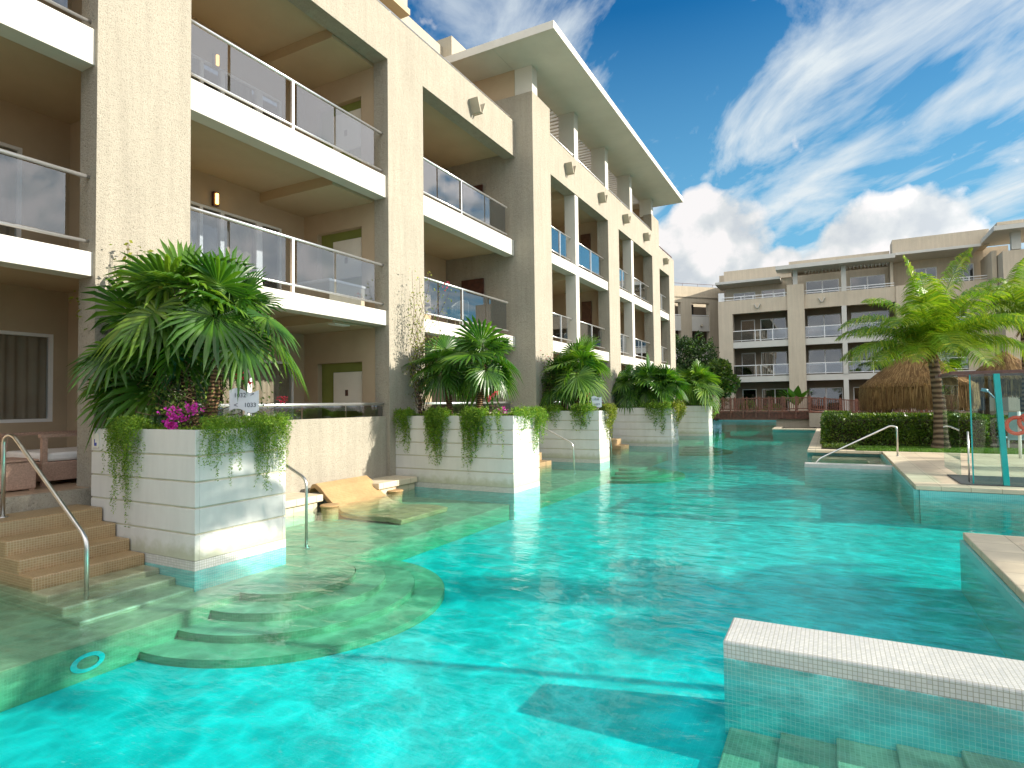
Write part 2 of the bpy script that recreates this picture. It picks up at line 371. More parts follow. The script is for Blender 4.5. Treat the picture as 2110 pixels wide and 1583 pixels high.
shade = ramp(nt, math_(nt, 'ADD', math_(nt, 'MULTIPLY', math_(nt, 'SUBTRACT', puff, .33), 2.3), math_(nt, 'MULTIPLY', math_(nt, 'SUBTRACT', sp.outputs[2], .20), 2.2)), [(.10, (.78, .84, .90)), (.38, (.95, .99, 1.01)), (.60, (1.2, 1.17, 1.17))])
k1 = mixc(nt, cirrus, skyc, (2.2, 2.4, 2.5))
bk = vmath(nt, 'DOT_PRODUCT', D, V((.75, -.62, .2)).normalized())
mr = N(nt, 'ShaderNodeMapRange', clamp=True); L(nt, bk.outputs['Value'], mr.inputs[0]); mr.inputs[1].default_value = -.55; mr.inputs[2].default_value = .35; mr.inputs[3].default_value = 1.; mr.inputs[4].default_value = 2.1  # clouds toward the camera's back brightened as added fill light
cc = vmath(nt, 'SCALE', mixc(nt, 1., shade, (2.2, 2.2, 2.2), 'MULTIPLY')); L(nt, mr.outputs[0], cc.inputs['Scale']); cc = cc.outputs[0]
k2 = mixc(nt, cumu, k1, cc)
L(nt, k2, bg.inputs[0]); bg.inputs[1].default_value = .15
sc.view_settings.view_transform = 'Standard'; sc.view_settings.look = 'None'; sc.view_settings.exposure = 1.28; sc.view_settings.gamma = 1
sc.render.engine = 'CYCLES'
sc.cycles.use_denoising = True
sc.cycles.max_bounces = 8; sc.cycles.diffuse_bounces = 4; sc.cycles.glossy_bounces = 4; sc.cycles.transparent_max_bounces = 24
sc.cycles.caustics_reflective = False; sc.cycles.caustics_refractive = False; sc.cycles.sample_clamp_indirect = 6
sc.cycles.use_adaptive_sampling = True; sc.cycles.adaptive_threshold = .015
# ================================================================== SETTING
FZ = -.6      # pool floor
# land right of the pool (one sheet each side of the water, reaching the horizon)
g = MB()
g.prism([(1.66, -80), (400, -80), (400, 10.04), (1.66, 10.04)], -.8, .10)
g.prism([(1.66, 15.26), (400, 15.26), (400, 24.76), (1.72, 24.76)], -.8, .10)
g.box(4.6, 400, 10.04, 15.26, -.8, .0985)
g.prism([(-.64, 24.76), (400, 24.76), (400, 42.06), (-.64, 42.06)], -.8, .101)
g.prism([(-3.2, 42.06), (400, 42.06), (400, 61.5), (-3.2, 61.5)], -.8, .099)
g.box(-400, 400, 62.2, 700, -.8, .097)
g.box(-400, -13.2, -80, 62.2, -.8, .096)
g.box(-13.2, 1.66, -80, .3, -.8, .095)
struct(g.build('ground', 'soil'))
struct(MB().box(-13.2, 12, .3, 62.2, -.9, FZ).build('pool_floor', 'pool_aqua'))
wp = MB(); WP = [(-9.9, .3, 0), (1.70, .3, 0), (1.70, 10.1, 0), (4.7, 10.1, 0), (4.7, 15.2, 0), (1.70, 15.2, 0), (1.70, 24.8, 0), (-.6, 24.8, 0), (-.6, 42.1, 0), (-3.1, 42.1, 0), (-3.1, 62.2, 0), (-13.2, 62.2, 0), (-13.2, 40.3, 0), (-9.9, 40.3, 0)]; wp.prism([p[:2] for p in WP], -.93, 0)
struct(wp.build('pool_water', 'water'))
# beige shelf under shallow water along the terraces
SH = -.25
sh = MB()
sh.box(-9.8, -6.45, .3, 46.0, -.62, SH)
struct(sh.build('pool_shelf', 'mosaic_shelf'))
# rounded steps leading down from the shelf
def halfdisc(name, cx, cy, r, z0, z1, mat):
    pts = [(cx, cy + r)] if False else []
    n = 48
    for i in range(n + 1):
        a = -PI / 2 + PI * i / n
        pts.append((cx + r * math.cos(a), cy + r * math.sin(a)))
    o = MB().prism(pts, z0, z1).build(name, mat); struct(o); return o
for cy, k in ((5.75, 1.), (20.6, 1.), (31.3, 1.05)):
    for i, (r, z) in enumerate(((2.03, -.515), (1.62, -.43), (1.22, -.335))):
        halfdisc('pool_step', -6.46, cy, r * k, FZ + .002 + 0 * i if i == 0 else FZ + .004 * i, z, 'mosaic_shelf')
    halfdisc('pool_step', -6.47, cy, .82 * k, FZ + .02, SH + .006, 'mosaic_shelf')
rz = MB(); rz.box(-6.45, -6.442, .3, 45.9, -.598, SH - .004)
struct(rz.build('shelf_riser_shade', 'mosaic_riser_shade'))  # thin skin over the shelf side carrying the painted shade
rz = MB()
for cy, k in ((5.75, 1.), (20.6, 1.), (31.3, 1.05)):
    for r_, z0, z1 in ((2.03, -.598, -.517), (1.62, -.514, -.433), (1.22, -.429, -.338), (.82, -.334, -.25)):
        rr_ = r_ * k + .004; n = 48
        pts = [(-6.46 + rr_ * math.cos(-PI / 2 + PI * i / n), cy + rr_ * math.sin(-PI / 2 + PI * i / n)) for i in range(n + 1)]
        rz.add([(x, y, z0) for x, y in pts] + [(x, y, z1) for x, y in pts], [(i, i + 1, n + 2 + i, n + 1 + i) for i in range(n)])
struct(rz.build('step_riser_shade', 'mosaic_riser_shade'))  # thin skins around the steps, painted darker as riser shade
# drain rings on the shelf
for i, (x, y) in enumerate(((-6.30, 3.22),)):
    m = MB()
    for k in range(28):
        a, b = 2 * PI * k / 28, 2 * PI * (k + 1) / 28
        m.add([(-6.434, y + .155 * math.cos(a), -.43 + .09 * math.sin(a)), (-6.434, y + .155 * math.cos(b), -.43 + .09 * math.sin(b)), (-6.430, y + .10 * math.cos(b), -.43 + .055 * math.sin(b)), (-6.430, y + .10 * math.cos(a), -.43 + .055 * math.sin(a))], [(0, 1, 2, 3)])
    tag(m.build('wall_fitting', 'pool_aqua', at=(-6.44, y, -.43)), 'aqua oval ring on the green riser of the pool shelf at lower left', 'pool fitting')
# waterline tile bands and pool walls (right side)
def pwall(pts, z0=-.62, z1=.10, t=.10, name='pool_wall', mat='mosaic_aqua'):
    m = MB()
    for (a, b) in zip(pts, pts[1:]):
        a, b = V((*a, 0)), V((*b, 0)); d = (b - a).normalized(); n = V((d.y, -d.x, 0)) * t
        m.prism([(a.x, a.y), (b.x, b.y), (b.x + n.x, b.y + n.y), (a.x + n.x, a.y + n.y)], z0, z1)
    return struct(m.build(name, mat))
pwall([(4.62, 10.10), (1.62, 10.10)]); pwall([(1.62, 10.098), (1.62, .3)])
pwall([(1.62, 24.6), (1.62, 15.16)]); pwall([(1.625, 15.20), (4.62, 15.20)])
pwall([(-.68, 42.0), (-.68, 24.72)]); pwall([(-.675, 24.72), (1.62, 24.72)], t=.1)
pwall([(-3.2, 61.9), (-3.2, 42.02)]); pwall([(-3.195, 42.02), (-.68, 42.02)])
pwall([(-13.2, 62.1), (-3.2, 62.1)])
# deck slabs and copings (each above the tile band)
dk = MB()
dk.box(2.06, 40, -30, 9.66, .1015, .196)
dk.box(2.06, 40, 15.60, 24.0, .1015, .196)
dk.box(4.66, 40, 9.66, 15.60, .1015, .1945)
struct(dk.build('pool_deck', 'deck_stone'))
cpn = MB()
cpn.box(1.56, 2.06, -.3, 9.66, .104, .20); cpn.box(1.56, 40, 9.66, 10.12, .104, .20)
cpn.box(1.56, 40, 15.12, 15.60, .104, .20); cpn.box(1.56, 2.06, 15.60, 24.3, .104, .20)
cpn.box(-.76, 1.56, 24.3, 24.78, .104, .20); cpn.box(1.56, 40, 24.0, 24.4, .107, .203)
cpn.box(-.76, -.32, 24.78, 42.1, .104, .20); cpn.box(-3.3, -.76, 41.66, 42.1, .104, .20); cpn.box(-3.3, -2.86, 42.1, 61.6, .104, .20)
struct(cpn.build('pool_coping', 'coping', bevel=.012))
struct(MB().box(-.32, 40, 24.78, 41.6, .1015, .185).build('lawn_soil', 'soil'))
struct(MB().box(8.0, 14, 24.4, 60, .186, .20).build('garden_path', 'asphalt'))
struct(MB().box(-.76, 40, 42.1, 61.4, .102, .192).build('garden_soil', 'soil'))
# grass: tufts of blades
def tufts(x0, x1, y0, y1, z, n, h=.05, w=.006):
    m = MB()
    for i in range(n):
        x, y = random.uniform(x0, x1), random.uniform(y0, y1); a = random.uniform(0, PI); hh = h * random.uniform(.5, 1.3)
        dx, dy = math.cos(a) * w, math.sin(a) * w; lx, ly = random.uniform(-.03, .03), random.uniform(-.03, .03)
        m.add([(x - dx, y - dy, z), (x + dx, y + dy, z), (x + lx, y + ly, z + hh)], [(0, 1, 2)])
    return m
struct(MB().box(.78, 8.0, 24.42, 26.75, .186, .205).build('lawn', 'grass'))
gr = tufts(.8, 8.0, 24.42, 26.7, .205, 26000, .06, .012).build('grass', 'grass'); gr['kind'] = 'stuff'
struct(MB().box(8.0, 30, 26.75, 41.0, .186, .207).build('lawn_behind_path', 'grass'))
# spa 1 (near right): mosaic wall, steps inside
sp1 = empty('pool_divider', (-.8, 5.35, 0), 'low grey mosaic divider wall rising from the water in the near right corner', 'pool wall')
rbox('wall', 'mosaic_grey', sp1, -.80, 4.6, 5.02, 5.60, -.598, .13, .018)
rbox('submerged_band', 'mosaic_aqua', sp1, -.795, 4.6, 5.006, 5.02, -.595, -.006)
for i in range(9):
    x0 = -.76 + i * .37
    st = rbox('pool_step', 'mosaic_step', None, x0, 4.3 - i * .006, 2.2 + i * .004, 5.003 - i * .001, -.597 + i * .003, -.53 + i * .052, .01); struct(st)
# spa 2 (mid right)
sp2 = empty('pool_divider', (.45, 20.3, 0), 'low white mosaic divider wall in front of the sunken steps on the right', 'pool wall')
rbox('wall', 'mosaic_grey', sp2, -.72, 1.615, 20.06, 20.46, -.598, .11, .018)
rbox('submerged_band', 'mosaic_aqua', sp2, -.715, 1.61, 20.045, 20.06, -.595, -.006)
for i in range(4):
    struct(rbox('pool_step', 'mosaic_shelf', None, -.6 + .0 * i, 1.61 - i * .003, 23.2 - i * .65 + .2, 24.70 - i * .004, -.597 + i * .003, -.02 - i * .13, .01))
struct(rbox('pool_step', 'mosaic_shelf', None, 1.05, 1.608, 20.5, 23.1, -.58, -.015, .01))

# ================================================================== MAIN BUILDING
F = -9.70; XB = -12.7
hb = empty('hotel_building', (-12, 18, 0), 'long cream stucco hotel wing with balconies and overhanging roof left of the pool', 'building')
PIL = [(-2.6, -1.1), (4.9, 6.4), (11.67, 13.15)]
for y0, y1 in PIL: rbox('pillar', 'stucco', hb, F - .46, F, y0, y1, -.7, 10.84)
rbox('roof_beam', 'stucco', hb, F - .46, F, -6, 18.64, 10.841, 12.12)
# slabs
for z0, z1, a, b in ((4.03, 4.40, 0, 0), (7.28, 7.84, 0, 0)):
    rbox('balcony_slab', 'white_paint', hb, F - .44, F - .08, -6, 18.62, z0, z1, .01)
    rbox('ceiling', 'ceiling', hb, XB - .2, F - .44, -6, 18.61, z0 + .20, z1 - .01)
rbox('ceiling', 'ceiling', hb, XB - .2, F - .455, -6, 18.61, 11.02, 11.28)
rbox('patio_floor', 'patio_tile', hb, -16, F - .10, -6, 4.89, .5, .862)
rbox('patio_curb', 'stucco', hb, F - .099, F + .02, -6, 4.895, -.6, .857)
rbox('patio_floor', 'patio_tile', hb, -16, F - .55, 4.9, 18.6, .5, .862)
# partitions
for (y0, y1) in ((5.95, 6.15), (11.70, 11.9)):
    for z0, z1 in ((.862, 4.23), (4.39, 7.48), (7.83, 11.02)):
        if y0 > 11 :
            # niche: olive recess inside the end wall
            f = z0 if z0 > 1 else .862
            n0, n1 = f + .9 if False else max(z0, f) + .75, f + 2.3
            n0 = f + .62
            rbox('side_wall', 'inner_wall', hb, XB, -12.2, y0, y1, z0, z1)
            rbox('side_wall', 'inner_wall', hb, -10.62, F - .47, y0, y1, z0, z1)
            rbox('side_wall', 'inner_wall', hb, -12.2, -10.62, y0, y1, n1, z1)
            nb = rbox('niche_wall', 'olive', hb, -12.2, -10.62, y0 + .16, y1, z0, n1)
            pc = empty('wall_picture', (-11.1, y0 + .1, f + 1.6), {.862: 'square white canvas on the green niche of the ground floor patio', 4.39: 'square white canvas on the green niche of the middle balcony', 7.83: 'square white canvas on the green niche of the top balcony'}[z0], 'picture', 'white canvases in the green niches')
            rbox('canvas', 'art_white', pc, -11.72, -10.72, y0 + .10, y0 + .155, f + 1.02, f + 2.05, .006)
            rbox('motif', 'art_dark', pc, -11.30, -11.20, y0 + .094, y0 + .0995, f + 1.42, f + 1.58)
        else:
            rbox('side_wall', 'inner_wall', hb, XB, F - .47, y0, y1, z0, z1)
# dropped ceiling box in the second bay
for z in (4.23, 7.48, 11.02):
    rbox('ceiling_bulkhead', 'ceiling', hb, XB, F - .50, 10.25, 11.698, z - .24, z + .01)
    if z < 5: rbox('air_vent', 'frame_white', hb, -10.5, F - .58, 10.4, 10.9, z - .27, z - .241)
# back wall with door openings
def back_wall(parent, ya, yb, z0, z1, op, dz, mat='inner_wall'):
    """wall in the plane XB between ya and yb, with openings op=[(y0,y1,sill)]"""
    m = MB(); cur = ya
    for a, b, sill in op:
        m.box(XB - .2, XB, cur, a, z0, z1); m.box(XB - .2, XB, a, b, dz, z1)
        if sill > z0: m.box(XB - .2, XB, a, b, z0, sill)
        cur = b
    m.box(XB - .2, XB, cur, yb, z0, z1)
    return m.build('back_wall', mat, parent)
DOORN = [0]
def door(parent, a, b, z0, z1, splits, name='sliding_door'):
    m = MB(); t = .06
    m.box(XB - .12, XB - .02, a, a + t, z0, z1); m.box(XB - .12, XB - .02, b - t, b, z0, z1)
    m.box(XB - .12, XB - .02, a + t, b - t, z1 - t, z1); m.box(XB - .12, XB - .02, a + t, b - t, z0, z0 + t)
    for s, wd in splits: m.box(XB - .13, XB - .01, s - wd / 2, s + wd / 2, z0 + t, z1 - t)
    f = m.build(name, 'frame_white', parent)
    es = [a + t] + [x for s, wd in splits for x in (s - wd / 2, s + wd / 2)] + [b - t]
    for i in range(0, len(es), 2): MB().box(XB - .075, XB - .065, es[i], es[i + 1], z0 + t, z1 - t).build('pane', 'door_glass', f)
    return f
def curtain(a, b, z0, z1, label, x=XB - .16, mat='curtain'):
    n = int((b - a) / .03); pts = []
    for i in range(n + 1):
        y = a + (b - a) * i / n; d = .035 * math.sin(y * 38) + .02 * math.sin(y * 15 + 1)
        pts.append((x + d, y))
    m = MB(); vs = [(x_, y_, z0) for x_, y_ in pts] + [(x_ * 1, y_, z1) for x_, y_ in pts]; k = len(pts)
    m.add(vs, [(i, i + 1, k + i + 1, k + i) for i in range(k - 1)])
    o = m.build('curtain', mat, at=(x, (a + b) / 2, z0), smooth=True); return tag(o, label, 'curtain', 'curtains behind the balcony doors')
for lv, (z0, ztop) in enumerate(((.862, 4.23), (4.39, 7.48), (7.83, 11.02))):
    dz = z0 + 2.35
    # first bay
    if lv == 0:
        back_wall(hb, -6, 5.95, z0, ztop, [(2.0, 5.72, 1.80)], 3.42); door(hb, 2.0, 5.72, 1.80, 3.42, [(3.9, .06)], 'window')
        curtain(1.9, 5.75, 1.7, 3.5, 'drawn brown curtain in the ground floor window behind the daybed', mat='curtain')
    else:
        back_wall(hb, -6, 5.95, z0, ztop, [(1.0, 5.2, z0)], dz); door(hb, 1.0, 5.2, z0, dz, [(3.2, .06)])
        curtain(1.0, 5.2, z0, dz + .1, ('drawn curtain behind the leftmost middle floor balcony', 'drawn curtain behind the leftmost top floor balcony')[lv - 1])
    back_wall(hb, 6.15, 11.70, z0, ztop, [(7.3, 11.35 if lv == 0 else 10.95, z0)], dz)
    if lv == 0: door(hb, 7.3, 11.35, z0, dz, [(9.95, .16)])
    else: door(hb, 7.3, 10.95, z0, dz, [(8.66, .08), (9.2, .10), (10.25, .18)])
    curtain(7.3, 8.64, z0, dz + .1, 'left cream curtain behind the %s door beside the big pillar' % ('patio', 'middle balcony', 'top balcony')[lv])
    curtain(9.3, 10.1 if lv else 11.35, z0, dz + .1, 'right cream curtain behind the %s door beside the big pillar' % ('patio', 'middle balcony', 'top balcony')[lv])
    back_wall(hb, 11.9, 18.6, z0, ztop, [(13.2, 16.9, z0)], dz); door(hb, 13.2, 16.9, z0, dz, [(15.0, .08)])
    curtain(13.2, 16.9, z0, dz + .1, 'curtain behind the %s door in the bay next to the roofed wing' % ('patio', 'middle balcony', 'top balcony')[lv])
rbox('room_back', 'dark_room', hb, -16.2, -16, -6, 46, .5, 12)
# wall lamps (lit) beside the doors
for z, lb in ((6.93, 'lit amber wall lamp above the middle balcony door'), (10.25, 'lit amber wall lamp above the top balcony door')):
    wl = empty('wall_lamp', (XB, 8.97, z), lb, 'wall lamp', 'lit wall lamps')
    rbox('housing', 'brown_beam', wl, XB + .002, XB + .09, 8.90, 9.04, z - .17, z + .17, .01)
    MB().tube([(XB + .11, 8.97, z - .12), (XB + .11, 8.97, z + .12)], .035, 10).build('bulb', 'lamp_glow', wl, True)
# railings
def railing(parent, X, ya, yb, ztop, zlow, zf, posts, panels, full=False, thin=False):
    r = .032 if not thin else .026
    g = MB().tube([(X, ya, ztop), (X, yb, ztop)], r, 10); g.tube([(X, ya, zlow), (X, yb, zlow)], r * .8, 10)
    rl = g.build('railing', 'rail_metal', parent, True)
    for y in posts: MB().box(X - .03, X + .03, y - .03, y + .03, zf - .02, ztop - .01).build('post', 'rail_metal', rl)
    for a, b in panels: MB().box(X - .006, X + .006, a, b, zlow + .03, ztop - .045).build('glass_panel', 'rail_glass', rl)
    return rl
XR = F - .2
for zt, zl, zf in ((5.57, 4.58, 4.40), (8.95, 7.99, 7.84)):
    railing(hb, XR, -1.1, 4.9, zt, zl, zf, (1.9,), ((-1.0, .3), (.36, 1.82), (1.98, 3.3), (3.36, 4.58)))
    railing(hb, XR, 6.4, 11.67, zt, zl, zf, (8.80,), ((6.5, 7.26), (7.32, 8.62), (8.92, 10.0), (10.06, 11.36)))
    railing(hb, XR, 13.15, 18.3, zt, zl, zf, (15.35,), ((13.2, 14.05), (14.11, 15.25), (15.45, 16.75), (16.81, 18.2)))
g = MB().tube([(F - .12, -6, 12.26), (F - .12, 18.45, 12.26)], .028, 8); rl = g.build('railing', 'rail_metal', hb, True)
for y in (4.5, 8, 11.9, 15.9): MB().box(F - .14, F - .10, y - .02, y + .02, 12.1, 12.25).build('post', 'rail_metal', rl)
# garden walls of the patios
rbox('garden_wall', 'stucco', hb, F - .28, F - .10, 6.41, 11.66, -.6, 1.75)
rbox('garden_wall', 'stucco', hb, F - .28, F - .10, 13.16, 18.6, -.6, 1.75)
for a, b in ((6.4, 11.66), (13.16, 18.5)):
    rl = MB().tube([(F - .19, a, 2.06), (F - .19, b, 2.06)], .035, 10).build('railing', 'rail_metal', hb, True)
    y = a + .06
    while y < b - .2:
        MB().box(F - .196, F - .184, y, min(y + 1.26, b - .03), 1.752, 2.02).build('glass_panel', 'rail_glass', rl); y += 1.3
# top storey set back
rbox('penthouse_wall', 'stucco_smooth', hb, -13.9, -13.0, 4.0, 18.9, 11.28, 16.0)
rbox('penthouse_wall', 'stucco_smooth', hb, -13.6, -12.55, 18.9, 23.5, 14.4, 16.3)
rbox('penthouse_column', 'stucco_smooth', hb, -13.2, -12.5, 15.6, 16.1, 11.28, 18.5)
rbox('penthouse_roof', 'ceiling', hb, -13.3, -12.0, 4.0, 15.6, 15.0, 15.2)
# V-shaped uplighters on the beams
def vsconce(parent_label, x, y, z, s=1.):
    t = empty('wall_sconce', (x, y, z), parent_label, 'wall light', 'V-shaped sconces on the roof beams')
    for sg in (-1, 1):
        m = MB(); y0, y1 = y + sg * .02 * s, y + sg * .20 * s; th = .045 * s
        for xa, xb in ((x + .002, x + .26 * s),):
            vs = [(xa, y0, z - .16 * s), (xa, y0 + sg * th, z - .16 * s), (xa, y1 + sg * th * .3, z + .16 * s), (xa, y1 - sg * th * .7, z + .16 * s)]
            vs += [(xb, p[1], p[2]) for p in vs]
            m.add(vs, [(0, 1, 2, 3), (7, 6, 5, 4), (0, 4, 5, 1), (1, 5, 6, 2), (2, 6, 7, 3), (3, 7, 4, 0)])
        m.build('shade', 'stucco_smooth', t)
    return t
vsconce('V-shaped wall light on the roof beam, the nearest and largest one', F, 15.8, 11.35, 1.25)
# ---- roofed wing (stands half a metre forward)
X2 = -9.0; zb, zp = 10.60, 12.08
rbox('fin_wall', 'stucco', hb, XB - .3, X2, 18.65, 20.15, -.7, 13.08)
P2 = [(26.7, 28.3), (34.65, 36.32), (38.8, 40.2)]
for i, (a, b) in enumerate(P2): rbox('pillar', 'stucco', hb, X2 - .55, X2, a, b, -.7, 10.2 if i == 2 else zb)
rbox('roof_beam', 'stucco', hb, X2 - .5, X2, 20.151, 34.65, zb + .001, zp)
rbox('pier', 'stucco', hb, X2 - .5, X2, 34.651, 36.32, zb + .001, 13.12)
rbox('roof_beam', 'stucco', hb, X2 - .5, X2, 36.321, 40.2, 10.201, 11.5)
rbox('end_wall', 'stucco', hb, -16, X2 - .551, 40.0, 40.2, -.7, 11.5)
for z0, z1, c in ((3.95, 4.36, 4.2), (7.28, 7.68, 7.5)):
    rbox('balcony_slab', 'white_paint', hb, X2 - .5, X2 - .06, 20.14, 38.81, z0, z1, .01)
    rbox('ceiling', 'ceiling', hb, XB - .2, X2 - .5, 20.14, 40, c - .06, z1 - .01)
rbox('ceiling', 'ceiling', hb, XB - .2, X2 - .49, 20.14, 40, 10.85, 11.1)
for a, b in ((27.3, 27.7), (35.3, 35.7)): rbox('side_wall', 'inner_wall', hb, XB, X2 - .56, a, b, .5, 10.85)
# interior face panels by each far pillar
for lv, (z0, zt) in enumerate(((.862, 4.15), (4.35, 7.45), (7.67, 10.85))):
    for a, b in ((20.15, 27.3), (27.7, 35.3), (35.7, 40.0)):
        back_wall(hb, a, b, z0, zt, [(a + .8, b - .8 - .6, z0)], z0 + 2.35, 'inner_wall')
        door(hb, a + .8, b - 1.4, z0, z0 + 2.35, [((a + b) / 2, .08)])
    for zz_ in ():
        pass
    rbox('dark_shutter', 'door_brown', hb, -10.6, -10.1, 27.22, 27.29, z0, z0 + 2.6)
    rbox('ceiling_joist', 'ceiling', hb, XB, X2 - .5, 22.6, 22.9, zt - .35, zt + .01)
    rbox('ceiling_joist', 'ceiling', hb, XB, X2 - .5, 30.6, 30.9, zt - .35, zt + .01)
rbox('patio_floor', 'patio_tile', hb, -16, X2 - .4, 20.15, 40, .5, .863)
MUL = [(22.62, 22.98), (30.5, 30.9)]
for a, b in MUL:
    for z0, z1 in ((4.36, 7.279), (7.68, zb)): rbox('mullion_column', 'white_paint', hb, X2 - .50, X2 - .03, a, b, z0, z1, .01)
    rbox('mullion_column', 'white_paint', hb, X2 - .50, X2 - .03, a, b, .9, 3.949, .01)
for (a, b, zt, zl, zf) in [(a, b, zt, zl, zf) for zt, zl, zf in ((5.46, 4.56, 4.36), (8.80, 7.88, 7.68)) for a, b in ((20.15, 22.62), (22.98, 26.7), (28.3, 30.5), (30.9, 34.65), (36.32, 38.8))]:
    mid = (a + b) / 2
    railing(hb, X2 - .25, a, b, zt, zl, zf, (mid + .1,), ((a + .05, mid - .03), (mid + .03, b - .45)), thin=True)
g = MB().tube([(X2 - .12, 20.2, 12.26), (X2 - .12, 34.6, 12.26)], .03, 8); rl = g.build('railing', 'rail_metal', hb, True)
for y in (21.6, 23.4, 25.2, 27.1, 29.2, 31.2, 33.1): MB().box(X2 - .14, X2 - .10, y - .03, y + .03, 12.05, 12.25).build('post', 'rail_metal', rl)
g = MB().tube([(X2 - .12, 36.4, 11.7), (X2 - .12, 40.1, 11.7)], .03, 8); rl = g.build('railing', 'brown_beam', hb, True)
for y in (36.6, 37.8, 39.0, 40.0): MB().box(X2 - .14, X2 - .10, y - .03, y + .03, 11.48, 11.69).build('post', 'brown_beam', rl)
for y in (39.2, 39.45, 39.7): rbox('roof_pipe', 'frame_white', hb, -9.9, -9.82, y, y + .08, 11.3, 12.6)
rbox('garden_wall', 'stucco', hb, X2 - .30, X2 - .12, 20.151, 26.69, -.6, 1.75)
rbox('garden_wall', 'stucco', hb, X2 - .30, X2 - .12, 28.31, 38.8, -.6, 1.75)
for a, b in ((20.2, 26.68), (28.35, 34.6)):
    rl = MB().tube([(X2 - .2, a, 2.06), (X2 - .2, b, 2.06)], .035, 10).build('railing', 'rail_metal', hb, True)
for i, (y, z) in enumerate(((21.75, 11.3), (25.6, 11.3), (29.2, 11.3), (33.0, 11.3))):
    vsconce(('V-shaped wall light on the roofed wing, nearest the tall fin wall', 'V-shaped wall light on the roofed wing, second from the fin wall', 'V-shaped wall light on the roofed wing, third from the fin wall', 'V-shaped wall light on the roofed wing, next to the far pier')[i], X2, y, z, 1.2)
vsconce('V-shaped wall light past the far pier, above the narrow last bay', X2, 37.5, 10.85, 1.1)
# canopy roof with louvres over the penthouse terrace
cb = 14.06
rbox('canopy', 'white_paint', hb, -9.78, -7.5, 17.2, 36.4, cb, cb + .27, .01)
rbox('canopy', 'white_paint', hb, -13.6, -9.781, 17.2, 19.2, cb, cb + .27)
rbox('canopy', 'white_paint', hb, -13.6, -12.6, 19.2, 36.4, cb, cb + .27)
rbox('canopy', 'white_paint', hb, -12.6, -9.781, 35.2, 36.4, cb, cb + .27)
sl = MB(); y = 19.35
while y < 35.1: sl.box(-12.6, -9.781, y, y + .10, cb - .02, cb + .16); y += .30
sl.build('louvre', 'white_paint', hb)
for y in (18.72, 22.65, 26.5, 30.4, 34.7): rbox('canopy_column', 'white_paint', hb, X2 - .72, X2 - .03, y, y + .42, zp - .02 if 20 < y < 34 else 13.05, cb)
rbox('penthouse_wall', 'inner_wall', hb, XB, -9.72, 18.70, 18.9, 13.08, cb - .001)
rbox('penthouse_wall', 'inner_wall', hb, -13.0, XB - .002, 18.9, 36.4, 11.1, cb - .001)
rbox('penthouse_wall', 'inner_wall', hb, XB, -10.6, 27.9, 28.1, 11.1, cb - .001)
rbox('penthouse_wall', 'inner_wall', hb, XB, -9.72, 36.2, 36.4, 11.5, cb - .001)
rbox('terrace_floor', 'ceiling', hb, -13.0, X2 - .501, 18.9, 36.3, 11.101, 11.25)
# dark square pictures on the fin wall
for z, lb in ((6.15, 'dark square picture on the middle balcony wall of the second bay'), (9.62, 'dark square picture on the top balcony wall of the second bay'), (2.7, 'dark square picture on the patio wall of the second bay')):
    pc = empty('wall_picture', (-11.5, 18.6, z), lb, 'picture', 'dark pictures in the second bay')
    rbox('canvas', 'art_dark', pc, -12.0, -11.05, 18.58, 18.645, z - .47, z + .47, .006)
# balcony low wall panel visible under the middle railing (sunlit box seat)
bx = empty('planter_box', (-10.6, 11.0, 4.4), 'cream box bench on the middle balcony behind the glass', 'bench')
rbox('body', 'stucco_smooth', bx, -11.4, -10.25, 10.2, 11.4, 4.402, 4.95, .01)
rbox('lid', 'cushion', bx, -11.42, -10.23, 10.18, 11.42, 4.951, 5.02, .02)

# ================================================================== PLANTERS
def planter(lbl, x, y0, y1, xb, zt=1.75, rad=0):
    t = empty('planter', (x - 1, (y0 + y1) / 2, 0), lbl, 'planter', 'white board planters rising from the pool')
    rbox('body', 'groove', t, xb, x - .02, y0 + .02, y1 - .02, -.6, zt - .12)
    n = 5; lo = .12; hgt = (zt - lo) / 5
    for i in range(5):
        z0 = lo + i * hgt + (.012 if i else 0); z1 = lo + (i + 1) * hgt - .012
        if i == 4: z1 = zt
        m = MB(); m.box(xb, x, y0, y0 + .06, z0, z1); m.box(x - .06, x, y0 + .06, y1 - .06, z0, z1); m.box(xb, x, y1 - .06, y1, z0, z1)
        m.build('board', 'board_white', t, bevel=.006)
    m = MB(); m.box(xb, x + .004, y0 - .004, y0 + .03, .0, lo - .002); m.box(x - .03, x + .004, y0 + .03, y1, .0, lo - .002); m.box(xb, x - .03, y1 - .03, y1 + .004, .0, lo - .002); m.build('tile_band', 'mosaic_grey', t)
    m = MB(); m.box(xb, x + .003, y0 - .003, y0 + .03, -.6, -.001); m.box(x - .03, x + .003, y0 + .03, y1, -.6, -.001); m.box(xb, x - .03, y1 - .03, y1 + .003, -.6, -.001); m.build('submerged_band', 'mosaic_aqua', t)
    rbox('soil', 'soil', t, xb + .05, x - .065, y0 + .065, y1 - .065, zt - .1, zt - .04)
    return t
PL = [('nearest white planter with a fan palm and the room number sign', -7.0, 4.70, 6.10, -9.36),
      ('second white planter from the front, with four draped fern clumps', -6.33, 11.90, 13.25, -9.75),
      ('third white planter, behind the handrail beyond the second planter', -6.78, 18.85, 19.85, -8.99),
      ('fourth and widest-looking white planter under three fan palms', -6.25, 26.8, 28.1, -8.99),
      ('farthest small white planter with a single round fan palm', -6.15, 35.5, 36.7, -8.99)]
for a in PL: planter(*a)
